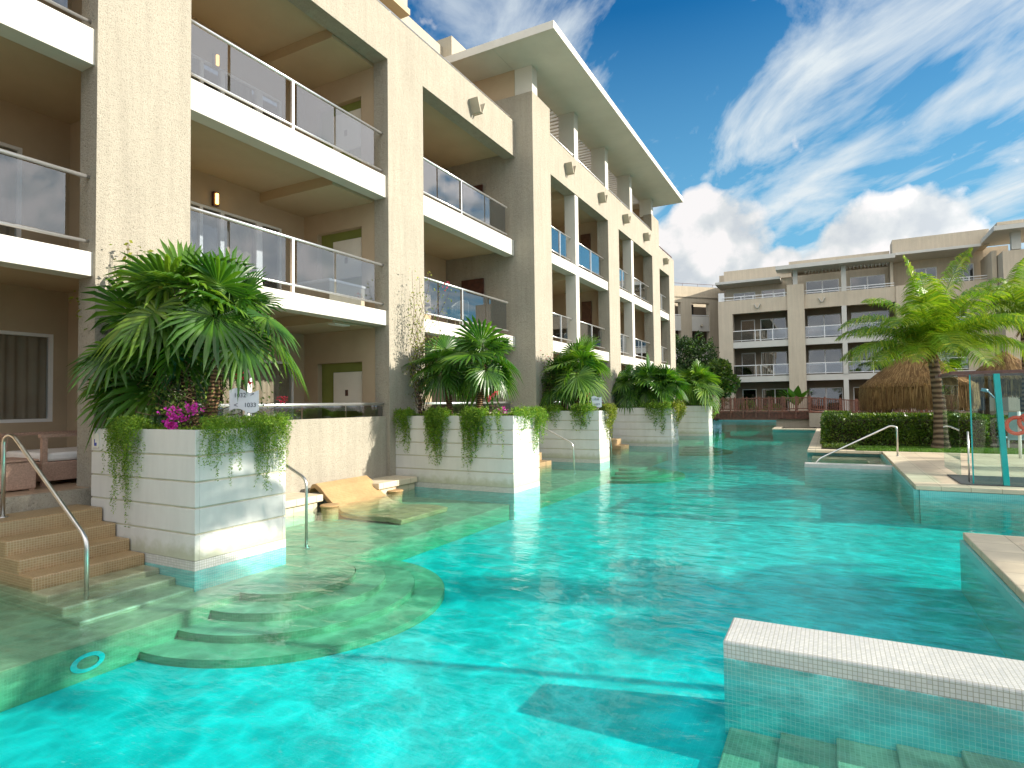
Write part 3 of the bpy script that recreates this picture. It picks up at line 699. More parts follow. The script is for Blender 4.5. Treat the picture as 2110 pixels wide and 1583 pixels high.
# ledges at the foot of the garden wall and the in-water lounger
tag(MB().box(-9.799, -9.0, 6.45, 8.78, .12, .26).box(-9.799, -9.08, 6.45, 8.70, -.3, .119).build('stone_ledge', 'coping', at=(-9.4, 7.6, .1), bevel=.02), 'pale stone ledge at the wall foot left of the tan lounger', 'ledge')
tag(MB().box(-9.799, -9.0, 10.45, 11.87, .12, .26).box(-9.799, -9.08, 10.5, 11.87, -.3, .119).build('stone_ledge', 'coping', at=(-9.4, 11.1, .1), bevel=.02), 'stained stone ledge at the wall foot right of the tan lounger', 'ledge')
def lounger_(y0, y1, lbl):
    prof = [(-9.62, .30), (-9.55, .40), (-9.45, .42), (-9.3, .33), (-9.15, .19), (-8.95, .04), (-8.7, -.10), (-8.3, -.165), (-7.9, -.13), (-7.5, -.12), (-7.2, -.15)]
    m = MB(); th = .10; n = len(prof)
    vs = [(x, y0, z) for x, z in prof] + [(x, y1, z) for x, z in prof] + [(x - .03, y0, z - th) for x, z in prof] + [(x - .03, y1, z - th) for x, z in prof]
    fs = []
    for i in range(n - 1):
        fs += [(i, i + 1, n + i + 1, n + i), (2 * n + i, 3 * n + i, 3 * n + i + 1, 2 * n + i + 1), (i, 2 * n + i, 2 * n + i + 1, i + 1), (n + i, n + i + 1, 3 * n + i + 1, 3 * n + i)]
    fs += [(0, n, 3 * n, 2 * n), (n - 1, 3 * n - 1, 4 * n - 1, 2 * n - 1)]
    m.add(vs, fs)
    return tag(m.build('pool_lounger', 'mosaic_tan', at=(-9, (y0 + y1) / 2, 0), bevel=.015), lbl, 'lounger')
lounger_(9.0, 10.55, 'tan mosaic lounger curving from the garden wall down into the water')
for (x, y, lb) in ((-8.9, 8.85, 'round tan stool in the water left of the lounger'), (-9.0, 11.0, 'round tan stool in the water right of the lounger')):
    tag(MB().tube([(x, y, -.25), (x, y, -.01), (x, y, .03), (x, y, .05)], [.17, .17, .2, .18], 24).build('pool_stool', 'mosaic_tan', at=(x, y, -.25)), lb, 'stool', 'round stools beside the lounger')
for i, (y, xx) in enumerate(((16.9, -8.2), (24.9, -8.0), (33.0, -8.0))):
    tag(MB().box(-9.0, xx, y, y + 1.2, -.25, .12).box(-9.0, xx - .35, y + .01, y + 1.19, .121, .38).build('entry_step', 'mosaic_beige', at=(-8.7, y, 0), bevel=.015), ('tan steps leaving the water just before the third planter', 'tan steps leaving the water just before the fourth planter', 'tan steps leaving the water just before the last planter')[i], 'steps', 'entry steps of the farther terraces')
# entry steps of the first terrace
es = empty('entry_steps', (-8.9, 4.0, 0), 'tan mosaic steps rising from the water to the left terrace', 'steps')
for i, (xf, zt) in enumerate(((-7.0, -.20), (-7.36, -.11), (-7.70, -.03), (-8.02, .125), (-8.36, .285), (-8.69, .465), (-9.02, .655))):
    rbox('step', 'mosaic_shelf' if i < 3 else 'mosaic_beige', es, F + .02 + .001 * i, xf, 3.42 + .004 * i - (0.0 if i < 3 else 0), 4.695 - .0015 * i, -.62 + .003 * i, zt, .022)
# handrails
def handrail(lbl, pts, r=.024):
    t = empty('handrail', pts[0], lbl, 'handrail', 'steel handrails at the pool steps')
    # round the bends
    P = [V(p) for p in pts]; out = [P[0]]
    for i in range(1, len(P) - 1):
        a, b, c = P[i - 1], P[i], P[i + 1]; d1 = (a - b); d2 = (c - b); q = min(.13, d1.length * .45, d2.length * .45)
        s, e = b + d1.normalized() * q, b + d2.normalized() * q
        for k in range(8):
            u = k / 7; out.append(s * (1 - u) ** 2 + b * 2 * u * (1 - u) + e * u * u)
    out.append(P[-1])
    MB().tube(out, r, 14).build('rail', 'steel', t, True)
    for p in (pts[0], pts[-1]): MB().tube([(p[0], p[1], p[2]), (p[0], p[1], p[2] + .012)], .055, 16).build('base_flange', 'steel', t, True)
    return t
handrail('steel handrail on the tan steps at the left edge', [(-9.38, 3.68, .655), (-9.38, 3.68, 1.68), (-9.15, 3.68, 1.72), (-7.44, 3.70, .56), (-7.44, 3.70, -.20)])
handrail('steel handrail emerging behind the nearest planter', [(-9.3, 6.95, .26), (-9.3, 6.95, 1.5), (-9.1, 6.95, 1.55), (-7.50, 6.95, .85), (-7.50, 6.95, -.25)])
handrail('steel handrail in front of the third planter', [(-9.0, 17.9, .38), (-9.0, 17.9, 1.4), (-8.8, 17.9, 1.42), (-7.35, 17.9, .72), (-7.30, 17.9, -.25)])
handrail('thin steel handrail between the third and fourth planters', [(-9.0, 21.2, .3), (-9.0, 21.2, 1.4), (-8.8, 21.2, 1.42), (-7.2, 21.2, .75), (-7.15, 21.2, -.25)])
handrail('thin steel handrail between the fourth and last planters', [(-9.0, 31.2, .3), (-9.0, 31.2, 1.4), (-8.7, 31.2, 1.42), (-7.0, 31.2, .8), (-6.9, 31.2, -.25)])
handrail('slanting steel handrail over the sunken steps on the right', [(1.87, 22.5, .20), (1.87, 22.5, 1.13), (1.70, 22.5, 1.17), (-.35, 21.6, .12), (-.50, 21.55, -.12)], .027)

# ================================================================== WRITING
def text_obj(txt, size, parent, mat, loc, rot, align='LEFT'):
    cu = bpy.data.curves.new('t', 'FONT'); cu.body = txt; cu.size = size; cu.extrude = .001; cu.align_x = align
    tmp = bpy.data.objects.new('t', cu); col.objects.link(tmp)
    dg = bpy.context.evaluated_depsgraph_get(); me = bpy.data.meshes.new_from_object(tmp.evaluated_get(dg))
    bpy.data.objects.remove(tmp); mtx = Matrix.Translation(V(loc) - ORG[parent]) @ rot.to_4x4()
    me.transform(mtx); me.materials.clear(); me.materials.append(M[mat])
    o = bpy.data.objects.new('lettering', me); col.objects.link(o); o.parent = parent; ORG[o] = ORG[parent]; return o
def sign(lbl, x, y, z, w, h, ang, rows):
    t = empty('room_sign', (x, y, 1.7), lbl, 'sign', 'room number signs on the planters')
    rot = Matrix.Rotation(ang, 3, 'Z') @ Matrix.Rotation(PI / 2, 3, 'X')
    n = 16; vs = []
    wav = lambda u: .035 * w / .42 * math.sin(u * 2 * PI) 
    for s_ in (.0, .012):
        for r_ in (0, 1):
            for i in range(n + 1):
                u = i / n; p = rot @ V(((u - .5) * w, (r_ - .5) * h + wav(u) , -s_)); vs.append((x + p.x, y + p.y, z + p.z))
    k = n + 1; fs = []
    for i in range(n):
        fs += [(i, i + 1, k + i + 1, k + i), (2 * k + i, 3 * k + i, 3 * k + i + 1, 2 * k + i + 1), (i, 2 * k + i, 2 * k + i + 1, i + 1), (k + i, k + i + 1, 3 * k + i + 1, 3 * k + i)]
    fs += [(0, k, 3 * k, 2 * k), (n, 2 * k + n, 3 * k + n, k + n)]
    MB().add(vs, fs).build('plate', 'sign_plate', t)
    q = rot @ V((0, 0, -.03)); MB().box(x + q.x - .02, x + q.x + .02, y + q.y - .02, y + q.y + .02, 1.66, z - h * .3).build('post', 'rail_metal', t)
    for (tx, dx, dz, sz) in rows:
        p = rot @ V((dx, dz, .003)); text_obj(tx, sz, t, 'sign_ink', (x + p.x, y + p.y, z + p.z), rot)
    return t
sign('wavy metal sign reading 1032 and 1033 on the nearest planter', -7.08, 5.46, 2.12, .40, .28, R(28), [('1032', -.14, .045, .085), ('>', .085, .055, .10), ('<', -.14, -.095, .10), ('1033', 0.0, -.09, .085)])
sign('small white room sign on the third planter', -6.95, 19.1, 2.05, .34, .34, R(20), [('1028', -.11, .05, .10), ('1029', -.09, -.12, .10)])
pt = empty('info_plate', (-9.26, 4.69, 1.6), 'small white plate with blue mark on the nearest planter', 'sign')
rbox('plate', 'art_white', pt, -9.30, -9.15, 4.684, 4.699, 1.48, 1.68)
MB().box(-9.255, -9.195, 4.680, 4.6835, 1.505, 1.55).box(-9.255, -9.24, 4.680, 4.6835, 1.551, 1.60).build('mark', 'blue_ink', pt)

# ================================================================== FURNITURE
db = empty('daybed', (-11.2, 5.2, .86), 'rattan daybed with white cushion on the left terrace', 'daybed')
rbox('base', 'rattan', db, -11.9, -10.55, 4.62, 5.82, .93, 1.22, .015)
rbox('seat_cushion', 'cushion', db, -11.85, -10.6, 4.66, 5.78, 1.225, 1.36, .04)
for (x, y) in ((-10.6, 4.66), (-10.6, 5.80), (-11.87, 4.66), (-11.87, 5.80)): rbox('leg', 'rattan', db, x - .035, x + .035, y - .035, y + .035, .863, 1.60)
for x in (-10.6, -11.87): rbox('armrest', 'rattan', db, x - .04, x + .04, 4.6, 5.86, 1.60, 1.65)
rbox('backrest', 'rattan', db, -11.87, -10.6, 5.80, 5.86, 1.56, 1.605)
om = empty('ottoman', (-10.6, 4.2, .86), 'square rattan ottoman in front of the daybed', 'ottoman')
rbox('body', 'rattan', om, -11.0, -10.25, 3.8, 4.42, .88, 1.28, .02)
rbox('top', 'rattan', om, -11.02, -10.23, 3.78, 4.44, 1.281, 1.31, .01)
for (x, y) in ((-10.95, 3.85), (-10.3, 3.85), (-10.95, 4.37), (-10.3, 4.37)): rbox('leg', 'rattan', om, x - .03, x + .03, y - .03, y + .03, .863, .88)
def shellchair(lbl, x, y, z, mat='chair_cream', s=1.):
    t = empty('balcony_chair', (x, y, z), lbl, 'chair', 'chairs on the balconies')
    m = MB(); n = 14
    for i in range(n):   # curved back shell
        a, b = PI * (.12 + .76 * i / n), PI * (.12 + .76 * (i + 1) / n)
        for rr_, in ((.34,),):
            p = [(x + rr_ * math.cos(q) * s, y + rr_ * math.sin(q) * s) for q in (a, b)]
            p2_ = [(x + (rr_ - .03) * math.cos(q) * s, y + (rr_ - .03) * math.sin(q) * s) for q in (a, b)]
            h0 = z + (.42 + .0) * s; h1a = z + (.62 + .32 * math.sin(a)) * s; h1b = z + (.62 + .32 * math.sin(b)) * s
            m.add([(*p[0], h0), (*p[1], h0), (*p[1], h1b), (*p[0], h1a), (*p2_[0], h0), (*p2_[1], h0), (*p2_[1], h1b), (*p2_[0], h1a)],
                  [(0, 1, 2, 3), (7, 6, 5, 4), (3, 2, 6, 7), (0, 4, 5, 1), (0, 3, 7, 4), (1, 5, 6, 2)])
    m.build('backrest', mat, t, True)
    MB().tube([(x, y, z + .38 * s), (x, y, z + .44 * s)], .31 * s, 20).build('seat', mat, t)
    for dx, dy in ((-1, -1), (1, -1), (-1, 1), (1, 1)): MB().tube([(x + dx * .2 * s, y + dy * .2 * s, z + .38 * s), (x + dx * .25 * s, y + dy * .25 * s, z + .002)], .02, 8).build('leg', mat, t, True)
    return t
shellchair('cream shell chair on the middle balcony of the second bay', -10.5, 16.0, 4.40, s=1.1)
def rtable(lbl, x, y, z, mat='rattan'):
    t = empty('side_table', (x, y, z), lbl, 'table', 'small round balcony tables')
    MB().tube([(x, y, z + .50), (x, y, z + .54)], .3, 24).build('tabletop', mat, t); MB().tube([(x, y, z + .03), (x, y, z + .5)], .03, 10).build('leg', mat, t, True); MB().tube([(x, y, z + .002), (x, y, z + .03)], .18, 20).build('base', mat, t)
rtable('round table beside the cream shell chair', -10.5, 14.9, 4.40)
rtable('low round table at the near end of the second bay balcony', -10.4, 13.9, 4.40)
shellchair('chair on the middle balcony of the first roofed bay', -10.2, 21.4, 4.36, s=1.1)
shellchair('white chair on the top balcony of the first roofed bay', -10.1, 21.8, 7.68, 'cushion')
shellchair('chair on the middle balcony of the second roofed bay', -10.1, 29.2, 4.36)
shellchair('chair at the far end of the first roofed bay balcony', -10.2, 24.6, 4.36)
# ================================================================== BACK BUILDING (square to the pool)
def kb(Y): return Y / 56.
bb = empty('hotel_block', (2, 66, 0), 'shaded beige hotel block closing the far end of the pool', 'building')
def BX(name, mat, x0, x1, z0, z1, Y0, Y1, par=None, bev=0.):
    k = kb(Y0); return rbox(name, mat, par or bb, x0 * k, x1 * k, Y0, Y1, 2.04 + (z0 - 2.04) * k, 2.04 + (z1 - 2.04) * k, bev)
YF = 63.7
G0 = 1.0
BX('pillar', 'stucco_far_brightened', -8.66, -7.45, G0, 9.74, YF, YF + 1.2)
BX('roof_beam', 'stucco_far_brightened', -8.66, -2.981, 9.741, 10.93, YF, YF + .5)
BX('pier', 'stucco_far_brightened', -2.98, -1.67, G0, 11.88, YF - .25, YF + 1.2)
BX('roof_beam', 'stucco_far_brightened', -1.669, 4.9, 9.741, 10.95, YF, YF + .5)
BX('pillar', 'stucco_far_brightened', 4.9, 6.0, G0, 11.0, YF - .2, YF + 1.2)
BX('roof_beam', 'stucco_far_brightened', 6.01, 11.0, 9.6, 10.9, YF + .1, YF + .6)
BX('pillar', 'stucco_far_brightened', 9.4, 11.0, G0, 9.59, YF, YF + 1.2)
for zz0, zz1 in ((3.63, 4.12), (6.66, 7.2)):
    BX('balcony_slab', 'white_paint', -7.451, -2.981, zz0, zz1, YF + .05, YF + .5); BX('balcony_slab', 'white_paint', -1.669, 4.899, zz0, zz1, YF + .05, YF + .5); BX('balcony_slab', 'white_paint', 6.01, 9.39, zz0, zz1, YF + .05, YF + .5)
    BX('ceiling', 'ceiling', -8.6, 11, zz0 + .1, zz1 - .02, YF + .501, YF + 2.8)
BX('ceiling', 'ceiling', -8.6, 11, 9.9, 10.2, YF + .501, YF + 2.8)
BX('terrace_floor', 'patio_tile', -8.6, 11, .3, .98, YF + .02, YF + 2.8)
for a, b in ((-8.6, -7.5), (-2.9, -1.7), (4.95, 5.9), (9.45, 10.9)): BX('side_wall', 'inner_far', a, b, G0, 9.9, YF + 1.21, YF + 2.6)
BX('mullion_column', 'white_paint', 1.08, 1.44, G0, 3.629, YF - .03, YF + .4); BX('mullion_column', 'white_paint', 1.08, 1.44, 4.121, 6.659, YF - .03, YF + .4); BX('mullion_column', 'white_paint', 1.08, 1.44, 7.201, 9.74, YF - .03, YF + .4)
YB_ = YF + 2.6
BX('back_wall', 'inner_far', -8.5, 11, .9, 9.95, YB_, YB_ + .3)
def bwin(x0, x1, z0, z1, Y, nm='window', splits=1, light=False):
    k = kb(Y); X0, X1 = x0 * k, x1 * k; Z0, Z1 = 2.04 + (z0 - 2.04) * k, 2.04 + (z1 - 2.04) * k
    m = MB(); t = .07; y0, y1 = Y - .08, Y - .001
    m.box(X0, X1, y0, y1, Z1 - t, Z1); m.box(X0, X1, y0, y1, Z0, Z0 + t); m.box(X0, X0 + t, y0, y1, Z0 + t, Z1 - t); m.box(X1 - t, X1, y0, y1, Z0 + t, Z1 - t)
    es = [X0 + t]
    for i in range(splits):
        xm = X0 + (X1 - X0) * (i + 1) / (splits + 1); m.box(xm - .05, xm + .05, y0, y1, Z0 + t, Z1 - t); es += [xm - .05, xm + .05]
    es.append(X1 - t)
    f = m.build(nm, 'frame_white', bb)
    for i in range(0, len(es), 2): MB().box(es[i], es[i + 1], y0 + .02, y0 + .03, Z0 + t, Z1 - t).build('pane', 'far_glass', f)
    MB().box(X0 + t, X1 - t, Y - .03, Y - .0012, Z0 + t, Z1 - t).build('window_backing', random.choice(['curtain', 'dark_room', 'inner_far']), f)  # sheet behind the panes; the near-black choice paints an unlit room
for z0, z1 in ((1.0, 3.0), (4.2, 6.2), (7.15, 9.1)):
    bwin(-6.75, -5.6, z0, z1, YB_, 'sliding_door', 0); bwin(-5.15, -3.1, z0, z1, YB_, 'sliding_door', 1)
    bwin(-1.45, 1.0, z0, z1, YB_, 'sliding_door', 1); bwin(1.75, 4.4, z0, z1, YB_, 'sliding_door', 1); bwin(6.4, 9.0, z0, z1, YB_, 'sliding_door', 1)
def BR(x0, x1, zt, zl, zf, Y, posts):
    k = kb(Y); Z = lambda z: 2.04 + (z - 2.04) * k
    m = MB(); m.box(x0 * k, x1 * k, Y - .03, Y + .03, Z(zt) - .04, Z(zt) + .03); m.box(x0 * k, x1 * k, Y - .02, Y + .02, Z(zl) - .02, Z(zl) + .03)
    r = m.build('railing', 'frame_white', bb)
    for p in posts: MB().box(p * k - .03, p * k + .03, Y - .04, Y + .04, Z(zf), Z(zt) - .041).build('post', 'frame_white', r)
    if zl > zf - .1 and zt - zl > .5: MB().box(x0 * k + .02, x1 * k - .02, Y - .005, Y + .005, Z(zl) + .031, Z(zt) - .041).build('glass_panel', 'far_glass' if False else 'rail_glass', r)
for zf in (4.12, 7.2):
    BR(-7.44, -2.99, zf + .98, zf + .12, zf, YF + .15, (-5.6, -5.2, -4.2)); BR(-1.66, 1.07, zf + .98, zf + .12, zf, YF + .15, (-.2,)); BR(1.45, 4.89, zf + .98, zf + .12, zf, YF + .15, (3.2,)); BR(6.02, 9.38, zf + .98, zf + .12, zf, YF + .15, (7.7,))
BR(-8.3, -3.0, 11.25, 11.0, 10.93, YF + .1, (-8.2, -6.7, -5.7, -4.9, -4.0, -3.2)); BR(-1.66, 4.8, 11.25, 11.05, 10.95, YF + .1, (-.3, 1.2, 2.8)); BR(6.1, 10.9, 11.2, 11.0, 10.9, YF + .2, (7.2, 8.4, 9.6))
BX('terrace_screen', 'frame_white', -8.62, -8.1, 10.94, 11.7, YF + .2, YF + .26)
# top storey
YT = YF + 2.4
BX('penthouse_wall', 'stucco_far_brightened', -8.0, 4.55, 10.0, 12.6, YT, YT + .3); BX('penthouse_wall', 'stucco_far_brightened', 4.6, 10.5, 10.0, 13.2, YT + .3, YT + .6)
BX('penthouse_wall', 'stucco_far_brightened', -3.0, -2.55, 10.9, 12.5, YF + .6, YT - .01); BX('penthouse_wall', 'stucco_far_brightened', 4.55, 4.75, 10.9, 13.0, YF + .6, YT + .29)
bwin(-7.3, -5.5, 10.6, 11.55, YT, splits=1); bwin(-5.0, -3.1, 10.6, 11.6, YT, splits=1); bwin(-1.5, .95, 10.8, 12.0, YT, splits=1); bwin(1.75, 4.2, 10.8, 12.0, YT, splits=1); bwin(6.2, 7.6, 10.8, 12.2, YT + .3, splits=1); bwin(8.6, 9.9, 10.8, 12.2, YT + .3, splits=1)
BX('canopy', 'white_paint', -8.88, -3.5, 12.50, 12.72, YF - .2, YT + 1, bev=.01); BX('attic_wall', 'stucco_far_brightened', -8.1, -2.6, 12.55, 13.62, YT - .3, YT + .2)
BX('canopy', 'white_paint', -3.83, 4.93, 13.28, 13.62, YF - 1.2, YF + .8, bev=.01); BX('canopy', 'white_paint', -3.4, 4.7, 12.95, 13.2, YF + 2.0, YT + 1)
BX('attic_wall', 'stucco_far_brightened', -2.78, 4.55, 13.25, 13.86, YF + 2.2, YT + .2)
BX('canopy', 'white_paint', 4.95, 10.4, 13.45, 13.66, YF - .8, YT + 1, bev=.01); BX('attic_wall', 'stucco_far_brightened', 4.75, 10.9, 13.50, 14.7, YF + .5, YT + .3)
m = MB(); x = -1.6
k = kb(YF + .8)
while x < 4.6:
    if not (1.05 < x < 1.5): m.box(x * k, (x + .11) * k, YF + .81, YF + 1.99, 2.04 + (12.85 - 2.04) * k, 2.04 + (13.05 - 2.04) * k)
    x += .26
m.build('louvre', 'white_paint', bb)
for x in (-2.5, 1.12): BX('canopy_column', 'white_paint', x, x + .36, 10.95 if x > 0 else 11.87, 13.27, YF + .05, YF + .4)
# projecting right-hand block
YR = YF - 3.2
BX('pier', 'stucco_far_brightened', 11.66, 16, G0, 12.9, YR, YR + 5); BX('canopy', 'white_paint', 11.2, 17, 14.5, 14.85, YR - 1.0, YR + 5, bev=.01); BX('canopy_column', 'white_paint', 12.2, 12.75, 12.95, 14.5, YR + .3, YR + .8); BX('canopy_column', 'white_paint', 14.6, 15.1, 12.95, 14.5, YR + .3, YR + .8)
BX('side_wall', 'stucco_far_brightened', 11.0, 11.3, 9.6, 13.0, YR + 1.6, YF + 2.5); BX('attic_wall', 'stucco_far_brightened', 11.4, 17, 14.86, 15.1, YR + .5, YR + 4)
BX('shutter', 'door_brown', 11.28, 11.33, 11.4, 12.4, YR + 2.2, YR + 2.9)
BX('balcony_slab', 'white_paint', 8.0, 11.2, 3.7, 4.1, YR + 2.0, YR + 2.6); BX('roof', 'stucco_far_brightened', -8.5, 12, 12.6, 13.3, YT + .7, YT + 9)
BX('rear_wall', 'stucco_far_brightened', -8.5, 17, .9, 12.7, YT + 8, YT + 9)
def vs_b(lb, x56, z56):
    k = kb(YF); t = empty('wall_sconce', (x56 * k, YF, 2.04 + (z56 - 2.04) * k), lb, 'wall light', 'V-shaped sconces on the far block')
    X, Z = x56 * k, 2.04 + (z56 - 2.04) * k
    for sg in (-1, 1):
        vs = [(X + sg * .005, YF - .005, Z - .2), (X + sg * .07, YF - .005, Z - .2), (X + sg * .30, YF - .005, Z + .22), (X + sg * .235, YF - .005, Z + .22)]
        vs += [(p[0], YF - .28, p[2]) for p in vs]
        MB().add(vs, [(0, 1, 2, 3), (7, 6, 5, 4), (0, 4, 5, 1), (1, 5, 6, 2), (2, 6, 7, 3), (3, 7, 4, 0)]).build('shade', 'white_paint', t)
vs_b('V-shaped wall light on the far block, left one above the first balcony bay', -5.35, 10.25); vs_b('V-shaped wall light on the far block, right one beside the tall pier', -.35, 10.35)
# link building between the two blocks, standing at an angle
lk = empty('link_building', (-13, 70, 0), 'low angled link building between the long wing and the far block, its top in sun', 'building')
e = V((.70, .714, 0)).normalized(); nn = V((e.y, -e.x, 0)); P0 = V((-14.9, 67.3, 0))
def LB(name, mat, s0, s1, t0, t1, z0, z1):
    c = [P0 + e * s + nn * t for s, t in ((s0, t0), (s0, t1), (s1, t1), (s1, t0))]
    return MB().prism([(p.x, p.y) for p in c], z0, z1).build(name, mat, lk)
OP = [(-3.2, .62), (2.0, 4.35)]
for (a, b) in ((-6, -3.2), (.62, 2.0), (4.35, 9)): LB('wall', 'stucco_link', a, b, -.6, 0, .9, 13.15)
LB('parapet_wall', 'stucco_link', -6, 9, -.6, 0, 13.151, 15.0); LB('ledge', 'stucco_link', -6, 9, -.02, .10, 13.75, 13.9)
LB('rear_wall', 'stucco_link', -6, 9, -6, -5.5, .9, 14.9); LB('back_wall', 'inner_far', -6, 9, -2.4, -2.2, .9, 13.1)
for a, b in OP:
    for z in (1.6, 5.1, 8.4, 11.65):
        if z < 11: LB('parapet_panel', 'white_paint', a + .002, b - .002, -.25, -.05, z + 1.55, z + 3.24)
        LB('window_rail', 'frame_white', a + .01, b - .01, -.12, -.06, z + .06, z + .13); LB('shutter', 'dark_room', a + .05, a + .9, -1.0, -.95, z, z + 1.5)
        LB('floor_slab', 'ceiling', a, b, -2.2, -.26, z - .3, z - .02)
g = MB(); pts = [P0 + e * s + nn * -.2 + V((0, 0, 15.35)) for s in (-6, 9)]; g.tube(pts, .025, 6); rl = g.build('railing', 'brown_beam', lk)
for s in range(-5, 9, 2): p = P0 + e * s + nn * -.2; MB().tube([(p.x, p.y, 15.0), (p.x, p.y, 15.34)], .02, 6).build('post', 'brown_beam', rl)
ws = empty('wall_sconce', (-12.6, 69.5, 10.5), 'small wall light on the link building between its two dark openings', 'wall light')
p = P0 + e * 3.2 + nn * -.04; MB().tube([(p.x, p.y, 10.5), (p.x + nn.x * .25, p.y + nn.y * .25, 10.62)], .12, 10, .16).build('shade', 'stucco_smooth', ws)

# ================================================================== BRIDGE
YW = 45.0
br = empty('footbridge', (-4, YW, 0), 'red-brown wooden footbridge with slatted railings crossing the far end of the pool', 'bridge')
rbox('beam', 'bridge_dark', br, -13.0, -1.25, YW, YW + .12, .70, 1.16); rbox('deck', 'redwood', br, -13.0, -1.2, YW - .05, YW + 2.2, 1.161, 1.27)
rbox('beam', 'bridge_dark', br, -13.0, -1.25, YW + 2.05, YW + 2.17, .70, 1.16)
def fence(x0, za, x1, zb_, y, n, par, lit=False, step=.125):
    for i in range(n + 1):
        x = x0 + (x1 - x0) * i / n; z = za + (zb_ - za) * i / n
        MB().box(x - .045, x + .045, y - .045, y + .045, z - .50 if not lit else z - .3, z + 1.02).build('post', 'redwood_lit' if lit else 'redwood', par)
    for i in range(n):
        xa, xb = x0 + (x1 - x0) * i / n + .046, x0 + (x1 - x0) * (i + 1) / n - .046
        f = lambda x: za + (zb_ - za) * (x - x0) / (x1 - x0)
        m = MB()
        for (lo, hi) in ((.10, .15), (.86, .93)):
            m.add([(xa, y - .02, f(xa) + lo), (xb, y - .02, f(xb) + lo), (xb, y + .02, f(xb) + lo), (xa, y + .02, f(xa) + lo), (xa, y - .02, f(xa) + hi), (xb, y - .02, f(xb) + hi), (xb, y + .02, f(xb) + hi), (xa, y + .02, f(xa) + hi)],
                  [(0, 3, 2, 1), (4, 5, 6, 7), (0, 1, 5, 4), (1, 2, 6, 5), (2, 3, 7, 6), (3, 0, 4, 7)])
        x = xa + .05
        while x < xb - .03:
            m.box(x - .016, x + .016, y - .012, y + .012, f(x) + .151, f(x) + .859); x += step
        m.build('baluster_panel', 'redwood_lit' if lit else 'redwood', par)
fence(-13.0, 1.24, -1.2, 1.27, YW - .1, 14, br); fence(-13.0, 1.24, -1.2, 1.27, YW + 2.1, 14, br)
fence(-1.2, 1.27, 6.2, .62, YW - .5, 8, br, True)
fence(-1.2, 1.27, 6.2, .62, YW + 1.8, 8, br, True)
MB().prism([(-1.2, YW - .4), (6.2, YW - .4), (6.2, YW + 1.7), (-1.2, YW + 1.7)], .3, .5).build('ramp_base', 'coping', br)
rp = MB().add([(-1.2, YW - .35, .6), (6.3, YW - .35, .25), (6.3, YW + 1.75, .25), (-1.2, YW + 1.75, .6), (-1.2, YW - .35, 1.26), (6.3, YW - .35, .62), (6.3, YW + 1.75, .62), (-1.2, YW + 1.75, 1.26)],
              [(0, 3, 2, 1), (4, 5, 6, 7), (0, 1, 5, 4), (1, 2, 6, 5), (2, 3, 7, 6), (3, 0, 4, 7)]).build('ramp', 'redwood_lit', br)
rbox('abutment', 'stucco', br, -1.22, 1.6, YW - .62, YW - .36, .18, 1.12)
rbox('abutment', 'stucco', br, -3.3, -1.0, YW + .2, YW + 2, -.5, .69)

# ================================================================== THATCHED UMBRELLAS
def palapa(lbl, x, y, zap, rad, zeave, zlow, n, seed, left_long=False):
    rnd = random.Random(seed)
    t = empty('palapa', (x, y, .19), lbl, 'thatched umbrella', 'thatched umbrellas behind the hedge')
    m = MB(); k = 40
    for (r1, z1, r2, z2) in ((.05, zap - .1, rad * .9, zeave - .05), (rad * .9, zeave - .05, rad * .93, zlow + .35)):
        for i in range(k):
            a, b = 2 * PI * i / k, 2 * PI * (i + 1) / k
            m.add([(x + r1 * math.cos(a), y + r1 * math.sin(a), z1), (x + r1 * math.cos(b), y + r1 * math.sin(b), z1), (x + r2 * math.cos(b), y + r2 * math.sin(b), z2), (x + r2 * math.cos(a), y + r2 * math.sin(a), z2)], [(0, 1, 2, 3)])
    m.build('roof_frame', 'thatch', t)
    m = MB()
    for i in range(n):
        a = rnd.uniform(0, 2 * PI); u = math.sqrt(rnd.random())
        r = rad * u; z = zap + (zeave - zap) * u + rnd.uniform(-.02, .09)
        if rnd.random() < .45: r, z = rad * rnd.uniform(.93, 1.04), zeave + rnd.uniform(-.5, .1)
        L_ = rnd.uniform(.35, .8); a2 = a + rnd.uniform(-.03, .03)
        lo = zlow - (.45 if (left_long and math.cos(a) < -.55) else 0) + rnd.uniform(-.12, .18)
        if r > rad * .9: p1 = (x + r * math.cos(a), y + r * math.sin(a), z); r2 = r + rnd.uniform(-.05, .08); p2_ = (x + r2 * math.cos(a2), y + r2 * math.sin(a2), max(lo, z - L_ * 1.2))
        else:
            r2 = min(r + L_ * .8, rad * 1.03); zz2 = zap + (zeave - zap) * r2 / rad + rnd.uniform(0, .08); p1 = (x + r * math.cos(a), y + r * math.sin(a), z); p2_ = (x + r2 * math.cos(a2), y + r2 * math.sin(a2), zz2 - .03)
        w_ = rnd.uniform(.008, .02); tx, ty = -math.sin(a) * w_, math.cos(a) * w_
        m.add([(p1[0] - tx, p1[1] - ty, p1[2]), (p1[0] + tx, p1[1] + ty, p1[2]), (p2_[0] + tx * .5, p2_[1] + ty * .5, p2_[2]), (p2_[0] - tx * .5, p2_[1] - ty * .5, p2_[2])], [(0, 1, 2, 3)])
    m.build('thatch', 'thatch', t)
    for dx, dy in ((-.62, -.4), (.62, -.4), (-.62, .6), (.62, .6)): MB().tube([(x + dx * rad * .85, y + dy * rad * .85, .19), (x + dx * rad * .85, y + dy * rad * .85, zeave)], .12, 12).build('post', 'wood_post', t, True)
palapa('shaggy brown thatched umbrella behind the coconut palm', 3.55, 33.0, 4.45, 2.2, 2.6, 1.55, 20000, 3, True)
palapa('thatched umbrella farther back, seen through the shower glass', 7.6, 37.0, 4.3, 1.6, 2.9, 2.1, 7000, 4)

